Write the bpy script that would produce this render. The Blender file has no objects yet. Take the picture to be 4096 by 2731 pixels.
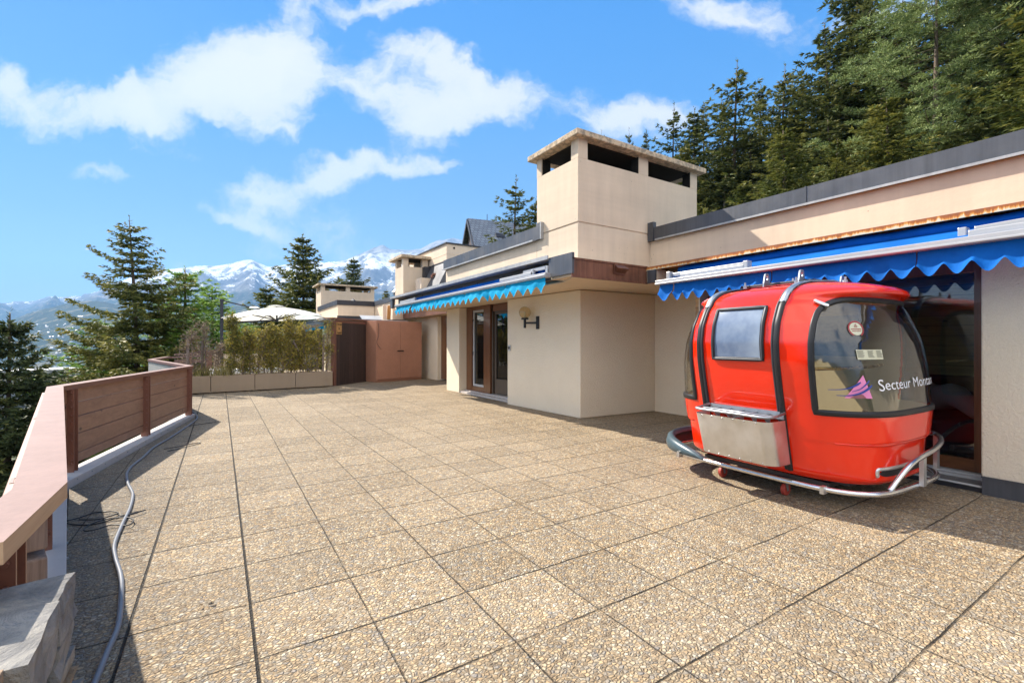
import bpy, bmesh, math, random
import numpy as np
from mathutils import Vector, Matrix, noise as mnoise
R = math.radians
random.seed(7)
scene = bpy.context.scene
COL = scene.collection

# ------------------------------------------------------------------ camera, sky, sun, exposure
YAW = R(32.21)                                   # facade runs along +Y, camera looks 32 deg to the right of it
EYE = 1.35
cam_d = bpy.data.cameras.new("camera")
cam = bpy.data.objects.new("camera", cam_d); COL.objects.link(cam)
cam.location = (0, 0, EYE)
cam.rotation_euler = (R(90), 0, -YAW)
cam_d.sensor_width = 36.0; cam_d.lens = 16.295; cam_d.shift_y = 0.0011
cam_d.clip_start = 0.05; cam_d.clip_end = 60000
scene.camera = cam
SUN = Vector((-0.46, 1.0, 1.0)).normalized()     # direction towards the sun
SUN_AZ = math.atan2(SUN.x, SUN.y); SUN_EL = math.asin(SUN.z)
sun_d = bpy.data.lights.new("sun", 'SUN')
sun_d.energy = 4.35; sun_d.angle = R(0.55); sun_d.color = (1.0, 0.93, 0.82)
sun = bpy.data.objects.new("sun", sun_d); COL.objects.link(sun)
sun.rotation_euler = SUN.to_track_quat('Z', 'Y').to_euler()
sun.location = (-20, 40, 40)
vs = scene.view_settings
vs.view_transform = 'Standard'; vs.look = 'None'; vs.gamma = 1.0; vs.exposure = 1.48
try: vs.use_curve_mapping = False
except Exception: pass
try:
    scene.cycles.use_denoising = True
    scene.cycles.max_bounces = 8
    scene.cycles.transparent_max_bounces = 16
    scene.cycles.volume_bounces = 0
    scene.cycles.caustics_reflective = False; scene.cycles.caustics_refractive = False
except Exception: pass

# ------------------------------------------------------------------ node helper
class NT:
    def __init__(s, tree): s.t = tree; s.n = tree.nodes; s.l = tree.links
    def node(s, typ, **kw):
        n = s.n.new(typ)
        for k, v in kw.items(): setattr(n, k, v)
        return n
    def setin(s, sock, v):
        if v is None: return
        if isinstance(v, bpy.types.NodeSocket): s.l.new(v, sock)
        else:
            if isinstance(v, (tuple, list)) and len(v) == 3 and sock.type == 'RGBA': v = (*v, 1)
            sock.default_value = v
    def math(s, op, a, b=None, c=None, clamp=False):
        n = s.node('ShaderNodeMath', operation=op); n.use_clamp = clamp
        s.setin(n.inputs[0], a)
        if b is not None: s.setin(n.inputs[1], b)
        if c is not None: s.setin(n.inputs[2], c)
        return n.outputs[0]
    def vmath(s, op, a, b=None, sc=None):
        n = s.node('ShaderNodeVectorMath', operation=op)
        s.setin(n.inputs[0], a)
        if b is not None: s.setin(n.inputs[1], b)
        if sc is not None: s.setin(n.inputs[3], sc)
        return n.outputs[1] if op in ('DOT_PRODUCT', 'LENGTH', 'DISTANCE') else n.outputs[0]
    def mix(s, f, a, b, mode='MIX'):
        n = s.node('ShaderNodeMix', data_type='RGBA', blend_type=mode)
        s.setin(n.inputs[0], f); s.setin(n.inputs[6], a); s.setin(n.inputs[7], b)
        return n.outputs[2]
    def noise(s, vec, scale, detail=3, rough=0.55, dist=0.0, out=0):
        n = s.node('ShaderNodeTexNoise')
        s.setin(n.inputs['Vector'], vec); n.inputs['Scale'].default_value = scale
        n.inputs['Detail'].default_value = detail; n.inputs['Roughness'].default_value = rough
        n.inputs['Distortion'].default_value = dist
        return n.outputs[out]
    def voro(s, vec, scale, feature='F1', rand=1.0, smooth=None):
        n = s.node('ShaderNodeTexVoronoi', feature=feature)
        s.setin(n.inputs['Vector'], vec); n.inputs['Scale'].default_value = scale
        if 'Randomness' in n.inputs: n.inputs['Randomness'].default_value = rand
        return n
    def ramp(s, f, stops, interp='LINEAR'):
        n = s.node('ShaderNodeValToRGB'); cr = n.color_ramp; cr.interpolation = interp
        while len(cr.elements) < len(stops): cr.elements.new(0.5)
        for e, (p, c) in zip(cr.elements, stops):
            e.position = p
            if isinstance(c, (int, float)): c = (c, c, c)
            e.color = (*c[:3], 1)
        s.setin(n.inputs[0], f)
        return n.outputs[0]
    def maprange(s, v, a, b, c=0.0, d=1.0, smooth=False):
        n = s.node('ShaderNodeMapRange'); n.interpolation_type = 'SMOOTHSTEP' if smooth else 'LINEAR'
        s.setin(n.inputs[0], v)
        for i, q in enumerate((a, b, c, d)): s.setin(n.inputs[i + 1], q)
        return n.outputs[0]
    def bump(s, h, strength=0.3, dist=0.01, normal=None):
        n = s.node('ShaderNodeBump'); n.inputs['Strength'].default_value = strength
        n.inputs['Distance'].default_value = dist; s.setin(n.inputs['Height'], h)
        if normal is not None: s.setin(n.inputs['Normal'], normal)
        return n.outputs[0]
    def mapping(s, vec, scale=(1, 1, 1), rot=(0, 0, 0), loc=(0, 0, 0)):
        n = s.node('ShaderNodeMapping'); s.setin(n.inputs[0], vec)
        n.inputs['Scale'].default_value = scale; n.inputs['Rotation'].default_value = rot; n.inputs['Location'].default_value = loc
        return n.outputs[0]
    def sep(s, v):
        n = s.node('ShaderNodeSeparateXYZ'); s.setin(n.inputs[0], v); return n.outputs
    def comb(s, x, y, z):
        n = s.node('ShaderNodeCombineXYZ')
        for i, q in enumerate((x, y, z)): s.setin(n.inputs[i], q)
        return n.outputs[0]

def new_mat(name):
    m = bpy.data.materials.new(name); m.use_nodes = True
    t = NT(m.node_tree); bsdf = m.node_tree.nodes['Principled BSDF']
    return m, t, bsdf
def coords(t): return t.node('ShaderNodeTexCoord').outputs['Object']
def wcoords(t): return t.node('ShaderNodeNewGeometry').outputs['Position']
def orand(t): return t.node('ShaderNodeObjectInfo').outputs['Random']
def bset(t, b, **kw):
    names = dict(color='Base Color', rough='Roughness', metal='Metallic', normal='Normal', coat='Coat Weight',
                 coatr='Coat Roughness', trans='Transmission Weight', ior='IOR', spec='Specular IOR Level', alpha='Alpha', sheen='Sheen Weight')
    for k, v in kw.items(): t.setin(b.inputs[names[k]], v)

# ------------------------------------------------------------------ sky with clouds (direction space)
W = bpy.data.worlds.new("World"); scene.world = W; W.use_nodes = True
wt = NT(W.node_tree)
bg = W.node_tree.nodes['Background']
sky = wt.node('ShaderNodeTexSky', sky_type='NISHITA')
sky.sun_disc = False; sky.sun_elevation = SUN_EL; sky.sun_rotation = SUN_AZ
sky.altitude = 1500; sky.air_density = 1.0; sky.dust_density = 0.6; sky.ozone_density = 2.0
d = wt.node('ShaderNodeTexCoord').outputs['Generated']
fx = wt.vmath('DOT_PRODUCT', d, (math.sin(YAW), math.cos(YAW), 0))
rx = wt.vmath('DOT_PRODUCT', d, (math.cos(YAW), -math.sin(YAW), 0))
uz = wt.sep(d)[2]
den = wt.math('MAXIMUM', wt.math('ABSOLUTE', fx), 0.12)
u = wt.math('DIVIDE', rx, den); v = wt.math('DIVIDE', uz, den)
uv = wt.comb(u, v, 0)
n1 = wt.noise(uv, 3.2, 5, 0.6, out=1)
n2 = wt.noise(uv, 11.0, 4, 0.6, out=1)
warp = wt.vmath('ADD', wt.vmath('SCALE', wt.vmath('SUBTRACT', n1, (.5, .5, .5)), sc=0.20),
                wt.vmath('SCALE', wt.vmath('SUBTRACT', n2, (.5, .5, .5)), sc=0.07))
uvw = wt.vmath('ADD', uv, warp)
# centre (u,v), half sizes, tilt (deg, + = rising to the right), strength
CLOUDS = [(-1.00, .52, 0.1764, 0.0559, -14, 1.0), (-.80, .485, 0.1008, 0.043, -18, .9), (-.775, .52, 0.0378, 0.0602, 20, .75), (-.80, .40, 0.1344, 0.01892, -9, .35),
          (-.885, .362, 0.0714, 0.02064, -12, .8), (-.60, .585, 0.126, 0.086, -8, 1.15), (-.50, .62, 0.084, 0.0645, 0, 1.0), (-.56, .50, 0.0924, 0.0602, -25, .8),
          (-.66, .52, 0.0588, 0.0516, -30, .6), (-.50, .44, 0.0504, 0.0258, 0, .5), (-.25, .735, 0.168, 0.02752, -4, 1.0), (-.47, .725, 0.0588, 0.0344, -20, .6),
          (-.30, .545, 0.1442, 0.06796, -12, 0.847), (-.14, .60, 0.1352, 0.03171, -22, 0.963), (-.12, .505, 0.09909, 0.0453, 5, 0.963), (-.22, .45, 0.07209, 0.03171, 0, 0.508),
          (.16, .51, 0.2163, 0.0453, -10, 0.7), (.30, .48, 0.1081, 0.04078, 0, 0.621), (-.36, .362, 0.1081, 0.03171, 6, 1.07), (-.23, .367, 0.05406, 0.02718, 0, 0.678), (-.14, .378, 0.03605, 0.01994, 0, 0.791),
          (-.55, .318, 0.084, 0.03612, 4, 1.05), (-.60, .265, 0.1008, 0.01548, -14, .6), (-.42, .25, 0.2016, 0.043, -4, .5), (-.50, .19, 0.1512, 0.0301, 0, .42),
          (-.95, .14, 0.21, 0.0301, 0, .38), (-.80, .225, 0.0588, 0.01204, -6, .5), (-.30, .165, 0.1344, 0.0301, 0, .5), (-.72, .17, 0.0504, 0.0172, 0, .4),
          (.46, .725, 0.1176, 0.0473, -18, 1.0), (.80, .70, 0.1344, 0.0516, 0, .8), (-1.10, .58, 0.042, 0.043, 0, .4), (-.96, .625, 0.0168, 0.0172, 0, .35),
          (-.05, .675, 0.042, 0.01032, 0, .3), (1.2, .6, 0.252, 0.086, 0, .8)]
tot = None
for (cu, cv, su, sv, tilt, st) in CLOUDS:
    ca, sa = math.cos(R(tilt)), math.sin(R(tilt))
    mp = wt.mapping(wt.vmath('SUBTRACT', uvw, (cu, cv, 0)), rot=(0, 0, -R(tilt)))
    q = wt.vmath('MULTIPLY', mp, (1 / su, 1 / sv, 0))
    r2 = wt.vmath('DOT_PRODUCT', q, q)
    gss = wt.math('MULTIPLY', wt.math('EXPONENT', wt.math('MULTIPLY', r2, -0.75)), st)
    tot = gss if tot is None else wt.math('ADD', tot, gss)
fb = wt.noise(uvw, 6.0, 9, 0.66)
fb2 = wt.noise(wt.mapping(uvw, scale=(1.0, 2.6, 1)), 16.0, 5, 0.6)
dn = wt.math('ADD', tot, wt.math('MULTIPLY', wt.math('SUBTRACT', fb, .5), 1.7))
dn = wt.math('ADD', dn, wt.math('MULTIPLY', wt.math('SUBTRACT', fb2, .5), 0.55))
cmask = wt.maprange(dn, 0.38, 1.10, 0, 1, smooth=True)
cmask = wt.math('MULTIPLY', cmask, wt.maprange(tot, 0.08, 0.35, 0, 1, smooth=True))
# clear blue by height above the horizon, blended with the physical sky
grad = wt.ramp(wt.math('MULTIPLY', wt.math('ABSOLUTE', v), 1.0), [(0.0, (.46, .60, .70)), (.14, (.28, .49, .68)), (.30, (.13, .38, .74)), (.52, (.040, .335, .85)), (.80, (.008, .285, .86))])
grad = wt.mix(1.0, grad, (4.6, 4.6, 4.6), 'MULTIPLY')
hs = wt.node('ShaderNodeHueSaturation'); hs.inputs['Saturation'].default_value = 1.15; hs.inputs['Value'].default_value = 0.75
wt.setin(hs.inputs['Color'], sky.outputs[0])
base = wt.mix(.22, grad, hs.outputs[0])
cloudcol = wt.mix(wt.maprange(dn, .6, 1.6), (3.9, 4.0, 4.05), (4.6, 4.5, 4.35))
final = wt.mix(wt.math('MULTIPLY', cmask, 0.96), base, cloudcol)
# unseen bright cloud added behind the viewer to fill the shaded faces
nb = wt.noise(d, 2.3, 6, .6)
fill_bank = wt.math('MULTIPLY', wt.maprange(fx, .05, -.40, 0, 1, smooth=True), wt.maprange(nb, .30, .52, 0, 1, smooth=True))
fill_bank = wt.math('MULTIPLY', fill_bank, wt.maprange(uz, -.02, .10, 0, 1, smooth=True))
final = wt.mix(fill_bank, final, (10.8, 10.4, 9.9))
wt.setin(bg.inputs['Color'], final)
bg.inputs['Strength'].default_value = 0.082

# ------------------------------------------------------------------ object helpers
def tag(o, label=None, cat=None, group=None, kind=None):
    if label: o['label'] = label
    if cat: o['category'] = cat
    if group: o['group'] = group
    if kind: o['kind'] = kind
    return o
def empty(name, loc=(0, 0, 0), rz=0.0):
    o = bpy.data.objects.new(name, None); COL.objects.link(o)
    o.location = loc; o.rotation_euler = (0, 0, rz); o.empty_display_size = 0.1
    return o
def dup(root, loc=None, rz=None):
    r = root.copy(); COL.objects.link(r)
    if loc is not None: r.location = loc
    if rz is not None: r.rotation_euler = (0, 0, rz)
    for ch in list(root.children):
        c = ch.copy(); COL.objects.link(c); c.parent = r
        for g in list(ch.children):
            e = g.copy(); COL.objects.link(e); e.parent = c
    return r

class MB:
    """collects shapes, then links them as ONE mesh object"""
    def __init__(s): s.v = []; s.f = []; s.m = []; s.p = []
    def add(s, vs_, fs, mi=0):
        o = len(s.v); s.v += [tuple(p) for p in vs_]
        f0 = len(s.f)
        for f in fs: s.f.append(tuple(i + o for i in f)); s.m.append(mi)
        s.p.append((o, len(s.v), f0, len(s.f)))
        return s
    def box(s, x0, x1, y0, y1, z0, z1, mi=0):
        p = [(x0, y0, z0), (x1, y0, z0), (x1, y1, z0), (x0, y1, z0), (x0, y0, z1), (x1, y0, z1), (x1, y1, z1), (x0, y1, z1)]
        return s.add(p, [(0, 3, 2, 1), (4, 5, 6, 7), (0, 1, 5, 4), (1, 2, 6, 5), (2, 3, 7, 6), (3, 0, 4, 7)], mi)
    def obox(s, c, size, rot=(0, 0, 0), mi=0):
        from mathutils import Euler
        M = Euler(rot).to_matrix(); hx, hy, hz = size[0] / 2, size[1] / 2, size[2] / 2
        p = [Vector(c) + M @ Vector((a * hx, b * hy, e * hz)) for e in (-1, 1) for a, b in ((-1, -1), (1, -1), (1, 1), (-1, 1))]
        return s.add(p, [(0, 3, 2, 1), (4, 5, 6, 7), (0, 1, 5, 4), (1, 2, 6, 5), (2, 3, 7, 6), (3, 0, 4, 7)], mi)
    def prism(s, poly, z0, z1, mi=0):
        n = len(poly)
        ar = sum(poly[i][0] * poly[(i + 1) % n][1] - poly[(i + 1) % n][0] * poly[i][1] for i in range(n))
        if ar < 0: poly = poly[::-1]
        p = [(x, y, z0) for x, y in poly] + [(x, y, z1) for x, y in poly]
        f = [tuple(range(n))[::-1], tuple(range(n, 2 * n))] + [(i, (i + 1) % n, n + (i + 1) % n, n + i) for i in range(n)]
        return s.add(p, f, mi)
    def bar(s, a, b, w, h, up=(0, 0, 1), mi=0):
        a = Vector(a); b = Vector(b); t = (b - a).normalized(); up = Vector(up)
        x = t.cross(up); x = x.normalized() if x.length > 1e-5 else Vector((1, 0, 0)); y = x.cross(t).normalized()
        p = [q + x * (i * w / 2) + y * (j * h / 2) for q in (a, b) for i, j in ((-1, -1), (1, -1), (1, 1), (-1, 1))]
        return s.add(p, [(0, 1, 2, 3), (7, 6, 5, 4), (0, 4, 5, 1), (1, 5, 6, 2), (2, 6, 7, 3), (3, 7, 4, 0)], mi)
    def tube(s, pts, r, n=8, closed=False, mi=0, cap=True):
        pts = [Vector(p) for p in pts]; k = len(pts); rr = r if isinstance(r, (list, tuple)) else [r] * k
        tan = []
        for i in range(k):
            a = pts[(i - 1) % k] if (closed or i > 0) else pts[i]
            b = pts[(i + 1) % k] if (closed or i < k - 1) else pts[i]
            tan.append((b - a).normalized())
        ref = Vector((0, 0, 1)) if abs(tan[0].z) < .9 else Vector((1, 0, 0))
        x = tan[0].cross(ref).normalized(); ring = []
        for i in range(k):
            x = (x - tan[i] * x.dot(tan[i]))
            x = x.normalized() if x.length > 1e-6 else tan[i].orthogonal().normalized()
            y = tan[i].cross(x)
            ring.append([pts[i] + (x * math.cos(a) + y * math.sin(a)) * rr[i] for a in [2 * math.pi * j / n for j in range(n)]])
        vv = [p for q in ring for p in q]; f = []
        for i in range(k if closed else k - 1):
            a = i * n; b = ((i + 1) % k) * n
            f += [(a + j, a + (j + 1) % n, b + (j + 1) % n, b + j) for j in range(n)]
        if cap and not closed:
            f += [tuple(range(n))[::-1], tuple(range((k - 1) * n, k * n))]
        return s.add(vv, f, mi)
    def lathe(s, prof, c=(0, 0, 0), n=24, mi=0):
        vv = []; f = []
        for (r, z) in prof:
            vv += [(c[0] + r * math.cos(2 * math.pi * j / n), c[1] + r * math.sin(2 * math.pi * j / n), c[2] + z) for j in range(n)]
        for i in range(len(prof) - 1):
            f += [(i * n + j, i * n + (j + 1) % n, (i + 1) * n + (j + 1) % n, (i + 1) * n + j) for j in range(n)]
        return s.add(vv, f, mi)
    def pieces(s):
        """one MB per connected shape added"""
        out = []
        for (v0, v1, f0, f1) in s.p:
            m = MB(); m.v = s.v[v0:v1]; m.f = [tuple(i - v0 for i in f) for f in s.f[f0:f1]]; m.m = s.m[f0:f1]; out.append(m)
        return out
    def build(s, name, mats, parent=None, smooth=False, bevel=0.0, seg=2):
        me = bpy.data.meshes.new(name); me.from_pydata(s.v, [], s.f)
        if not isinstance(mats, (list, tuple)): mats = [mats]
        for m in mats: me.materials.append(m)
        if len(mats) > 1: me.polygons.foreach_set('material_index', s.m)
        if smooth: me.polygons.foreach_set('use_smooth', [True] * len(me.polygons))
        me.update()
        o = bpy.data.objects.new(name, me); COL.objects.link(o)
        if parent is not None: o.parent = parent
        if bevel > 0:
            b = o.modifiers.new('bevel', 'BEVEL'); b.width = bevel; b.segments = seg; b.limit_method = 'ANGLE'; b.angle_limit = R(40)
            b.harden_normals = False
        return o
def smoothed(pts, n=6, closed=False):
    """Catmull-Rom through the points"""
    P = [Vector(p) for p in pts]; k = len(P); out = []
    for i in range(k if closed else k - 1):
        p0 = P[(i - 1) % k] if (closed or i > 0) else P[i]; p1 = P[i]; p2 = P[(i + 1) % k]
        p3 = P[(i + 2) % k] if (closed or i < k - 2) else p2
        for j in range(n):
            t = j / n
            out.append(0.5 * ((2 * p1) + (p2 - p0) * t + (2 * p0 - 5 * p1 + 4 * p2 - p3) * t * t + (3 * p1 - p0 - 3 * p2 + p3) * t ** 3))
    if not closed: out.append(P[-1])
    return out
def text_mesh(body, size, name='lettering', extrude=0.0, align='LEFT', space=1.0):
    cu = bpy.data.curves.new(name, 'FONT'); cu.body = body; cu.size = size; cu.align_x = align; cu.extrude = extrude; cu.resolution_u = 4
    cu.space_character = space
    o = bpy.data.objects.new(name, cu); COL.objects.link(o)
    dg = bpy.context.evaluated_depsgraph_get(); dg.update()
    me = bpy.data.meshes.new_from_object(o.evaluated_get(dg))
    bpy.data.objects.remove(o); bpy.data.curves.remove(cu)
    return me

# ------------------------------------------------------------------ materials
def mat_paint(name, col, rough=0.6, var=0.12, scale=4.0, bumps=0.0, bscale=60, metal=0.0, spec=0.4):
    m, t, b = new_mat(name); c = wcoords(t)
    n = t.noise(c, scale, 5, .6); n2 = t.noise(c, scale * 9, 3, .6)
    f = t.math('ADD', t.math('MULTIPLY', n, .7), t.math('MULTIPLY', n2, .3))
    lo = tuple(x * (1 - var) for x in col); hi = tuple(min(1, x * (1 + var)) for x in col)
    bset(t, b, color=t.ramp(f, [(.3, lo), (.7, hi)]), rough=rough, metal=metal, spec=spec)
    if bumps > 0: bset(t, b, normal=t.bump(t.noise(c, bscale, 4, .65), bumps, .01))
    return m

def mat_stucco():
    m, t, b = new_mat('rough_plaster'); c = wcoords(t)
    big = t.noise(c, 1.1, 4, .6); fine = t.noise(c, 120, 3, .7); med = t.noise(c, 45, 3, .6)
    col = t.ramp(big, [(.3, (.84, .72, .54)), (.7, (.92, .80, .61))])
    col = t.mix(.35, col, t.ramp(fine, [(.35, (.66, .55, .41)), (.65, (.92, .82, .65))]))
    h = t.math('ADD', t.math('MULTIPLY', med, .6), t.math('MULTIPLY', fine, .4))
    bset(t, b, color=col, rough=.92, spec=.2, normal=t.bump(h, .9, .022))
    return m

def mat_concrete_paint(name, col, dirt=0.5):
    """smooth painted concrete with streaks, pinholes and faint board marks"""
    m, t, b = new_mat(name); c = wcoords(t)
    big = t.noise(c, .9, 5, .62); st = t.noise(t.mapping(c, scale=(6, 6, .5)), 1.2, 4, .6)
    bands = t.noise(t.mapping(c, scale=(.4, .4, 9)), 1.0, 2, .5)
    f = t.math('ADD', t.math('MULTIPLY', big, .5), t.math('ADD', t.math('MULTIPLY', st, .3), t.math('MULTIPLY', bands, .2)))
    lo = tuple(x * (1 - .20 * dirt) for x in col); hi = tuple(min(1, x * 1.05) for x in col)
    cc = t.ramp(f, [(.32, lo), (.62, hi)])
    vo = t.voro(c, 7.0).outputs['Distance']; keep = t.noise(c, 2.5, 2)
    pin = t.math('MULTIPLY', t.math('LESS_THAN', vo, .055), t.math('GREATER_THAN', keep, .53))
    cc = t.mix(t.math('MULTIPLY', pin, .7), cc, tuple(x * .35 for x in col))
    spl = t.math('GREATER_THAN', t.noise(c, 5.0, 6, .75), .70)
    cc = t.mix(t.math('MULTIPLY', spl, .22 * dirt), cc, (.30, .24, .18))
    h = t.math('SUBTRACT', t.noise(c, 30, 4, .6), t.math('MULTIPLY', pin, .8))
    bset(t, b, color=cc, rough=.85, spec=.25, normal=t.bump(h, .22, .006))
    return m

def mat_cap():
    """weathered concrete slab, lichen and flaking paint"""
    m, t, b = new_mat('weathered_slab'); c = wcoords(t)
    n = t.noise(c, 9, 6, .72); n2 = t.noise(c, 3, 4, .6)
    col = t.mix(t.ramp(n, [(.44, 0), (.56, 1)]), (.60, .46, .31), (.20, .17, .14))
    col = t.mix(t.math('MULTIPLY', n2, .5), col, (.66, .52, .36))
    bset(t, b, color=col, rough=.95, spec=.15, normal=t.bump(n, .5, .02))
    return m

def mat_zinc(name, col, rough=.45, metal=.35):
    m, t, b = new_mat(name); c = wcoords(t)
    st = t.noise(t.mapping(c, scale=(14, 14, .8)), 1.0, 4, .6); n = t.noise(c, 2.2, 5, .65)
    f = t.math('ADD', t.math('MULTIPLY', st, .55), t.math('MULTIPLY', n, .45))
    bset(t, b, color=t.ramp(f, [(.3, tuple(x * .72 for x in col)), (.7, tuple(x * 1.25 for x in col))]),
         rough=t.maprange(n, .3, .7, rough - .08, rough + .15), metal=metal, normal=t.bump(n, .08, .01))
    return m

def mat_rust():
    m, t, b = new_mat('rusty_edge'); c = wcoords(t)
    st = t.noise(t.mapping(c, scale=(1, 26, 3)), 1.0, 4, .7); z = t.sep(c)[2]
    f = t.math('ADD', st, t.maprange(z, 2.485, 2.535, -.16, .22))
    bset(t, b, color=t.ramp(f, [(.40, (.62, .52, .36)), (.47, (.66, .30, .06)), (.60, (.36, .10, .02)), (.8, (.24, .08, .03))]), rough=.85)
    return m

def mat_copper():
    m, t, b = new_mat('tarnished_copper'); c = wcoords(t)
    st = t.noise(t.mapping(c, scale=(16, 16, .9)), 1.0, 5, .7); n = t.noise(c, 2.0, 5, .65)
    f = t.math('ADD', t.math('MULTIPLY', st, .6), t.math('MULTIPLY', n, .4))
    bset(t, b, color=t.ramp(f, [(.30, (.06, .035, .028)), (.5, (.20, .085, .05)), (.72, (.34, .17, .10))]),
         rough=t.maprange(n, .3, .7, .30, .55), metal=.45)
    return m

def mat_floor():
    m, t, b = new_mat('exposed_aggregate'); c = wcoords(t)
    s = t.sep(c); T = 0.4985
    warp = t.noise(c, 3.0, 3, .6)
    wx = t.math('ADD', s[0], t.math('MULTIPLY', t.math('SUBTRACT', warp, .5), .016))
    wy = t.math('ADD', s[1], t.math('MULTIPLY', t.math('SUBTRACT', t.noise(c, 3.7, 3, .6), .5), .018))
    gx = t.math('DIVIDE', t.math('SUBTRACT', wx, 0.133), T); gy = t.math('DIVIDE', t.math('SUBTRACT', wy, 2.25), T)
    jx = t.math('ABSOLUTE', t.math('SUBTRACT', t.math('FRACT', t.math('ADD', gx, .5)), .5))
    jy = t.math('ABSOLUTE', t.math('SUBTRACT', t.math('FRACT', t.math('ADD', gy, .5)), .5))
    tn = t.node('ShaderNodeTexWhiteNoise', noise_dimensions='2D')
    t.setin(tn.inputs['Vector'], t.comb(t.math('FLOOR', gx), t.math('FLOOR', gy), 0))
    rag = t.noise(c, 60, 2, .6)
    joinx = t.maprange(t.math('ADD', jx, t.math('MULTIPLY', t.math('SUBTRACT', rag, .5), .012)), .004, .010, .8, 0)
    joinx = t.math('MULTIPLY', joinx, t.maprange(t.noise(c, 1.3, 4, .6), .30, .52, .45, 1))
    joiny = t.maprange(t.math('ADD', jy, t.math('MULTIPLY', t.math('SUBTRACT', rag, .5), .016)), .006, .014, 1, 0)
    joiny = t.math('MULTIPLY', joiny, t.maprange(t.noise(c, 1.9, 4, .6), .34, .56, .35, 1))
    # two open expansion joints run the length of the terrace
    ex = t.math('MINIMUM', t.math('ABSOLUTE', t.math('SUBTRACT', s[0], .133)), t.math('ABSOLUTE', t.math('SUBTRACT', s[0], -.3655)))
    exj = t.maprange(ex, .004, .008, 1, 0)
    joint = t.math('MAXIMUM', t.math('MAXIMUM', joinx, joiny), exj)
    vo = t.voro(t.mapping(c, scale=(1, 1.15, .3)), 50.0, 'F1', .9)
    ve = t.voro(t.mapping(c, scale=(1, 1.15, .3)), 50.0, 'DISTANCE_TO_EDGE', .9)
    cid = t.sep(vo.outputs['Color'])
    peb = t.ramp(cid[0], [(.0, (.24, .175, .12)), (.13, (.47, .34, .205)), (.30, (.72, .52, .31)), (.44, (.56, .455, .32)), (.58, (.36, .35, .335)), (.70, (.50, .44, .36)),
                          (.79, (.78, .66, .48)), (.89, (.82, .77, .66)), (.95, (.27, .285, .32))], 'CONSTANT')
    peb = t.mix(.25, peb, t.ramp(cid[1], [(0, (.36, .275, .185)), (1, (.74, .60, .42))]))
    edge = ve.outputs['Distance']
    gapn = t.maprange(t.noise(c, 95, 3, .7), .34, .62, .12, 1)
    col = t.mix(t.math('MULTIPLY', t.maprange(edge, .02, .22, 1, 0), gapn), peb, (.10, .080, .058))
    col = t.mix(1.0, col, t.ramp(t.noise(c, 130, 2, .6), [(.3, .82), (.7, 1.12)]), 'MULTIPLY')
    big = t.noise(c, .55, 5, .62)
    tv = t.maprange(tn.outputs['Value'], 0, 1, .84, 1.08)
    col = t.mix(1.0, col, t.comb(tv, tv, t.math('MULTIPLY', tv, .98)), 'MULTIPLY')
    col = t.mix(t.maprange(big, .35, .7, 0, .28), col, (.60, .51, .40))
    dirt = t.noise(c, 1.7, 6, .7)
    col = t.mix(t.maprange(dirt, .58, .75, 0, .30), col, (.22, .19, .155))
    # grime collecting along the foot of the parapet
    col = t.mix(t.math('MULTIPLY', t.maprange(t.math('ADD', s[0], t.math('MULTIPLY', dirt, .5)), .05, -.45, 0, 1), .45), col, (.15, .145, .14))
    col = t.mix(joint, col, (.045, .040, .034))
    col = t.mix(1.0, col, (.80, .755, .685), 'MULTIPLY')
    h = t.math('MULTIPLY', t.maprange(edge, 0, .30, 0, 1, True), t.maprange(cid[2], 0, 1, .6, 1))
    h = t.math('SUBTRACT', h, t.math('MULTIPLY', joint, 1.8))
    bset(t, b, color=col, rough=t.maprange(cid[1], 0, 1, .6, .9), spec=.2, normal=t.bump(h, .85, .010))
    return m

def mat_wood(name, c0, c1, axis=1, knots=True, rough=.5, scale=1.0, coat=0.0, plank=None):
    """grain runs along the given axis; optional plank step (axis, width)"""
    m, t, b = new_mat(name); c = wcoords(t)
    sc = [9, 9, 9]; sc[axis] = .7
    off = t.vmath('SCALE', (13.1, 7.7, 5.3), sc=orand(t))
    cc = t.vmath('ADD', c, off)
    if plank:
        pi = t.math('FLOOR', t.math('DIVIDE', t.sep(c)[plank[0]], plank[1]))
        cc = t.vmath('ADD', cc, t.vmath('SCALE', (3.7, 9.1, 5.9), sc=pi))
    g = t.noise(t.mapping(cc, scale=tuple(x * scale for x in sc)), 1.6, 6, .65, 1.2)
    fine = t.noise(t.mapping(cc, scale=tuple(x * 6 * scale for x in sc)), 1.5, 3, .6)
    f = t.math('ADD', t.math('MULTIPLY', g, .7), t.math('MULTIPLY', fine, .3))
    col = t.ramp(f, [(.28, c0), (.68, c1)])
    if knots:
        k3 = [2.6, 2.6, 2.6]; k3[axis] = 1.5
        vo = t.voro(t.mapping(cc, scale=tuple(k3)), 1.9).outputs['Distance']
        col = t.mix(t.maprange(vo, .05, .13, .85, 0, True), col, tuple(x * .25 for x in c0))
    h = f
    if plank:
        fr = t.math('FRACT', t.math('DIVIDE', t.sep(c)[plank[0]], plank[1]))
        gap = t.math('LESS_THAN', fr, .05)
        col = t.mix(t.math('MULTIPLY', gap, .8), col, tuple(x * .12 for x in c0))
        pv = t.node('ShaderNodeTexWhiteNoise', noise_dimensions='1D'); t.setin(pv.inputs['W'], pi)
        col = t.mix(1.0, col, t.comb(*[t.maprange(pv.outputs['Value'], 0, 1, .75, 1.2)] * 3), 'MULTIPLY')
        h = t.math('SUBTRACT', f, t.math('MULTIPLY', gap, 1.5))
    bset(t, b, color=col, rough=rough, coat=coat, normal=t.bump(h, .2, .006))
    return m

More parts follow.
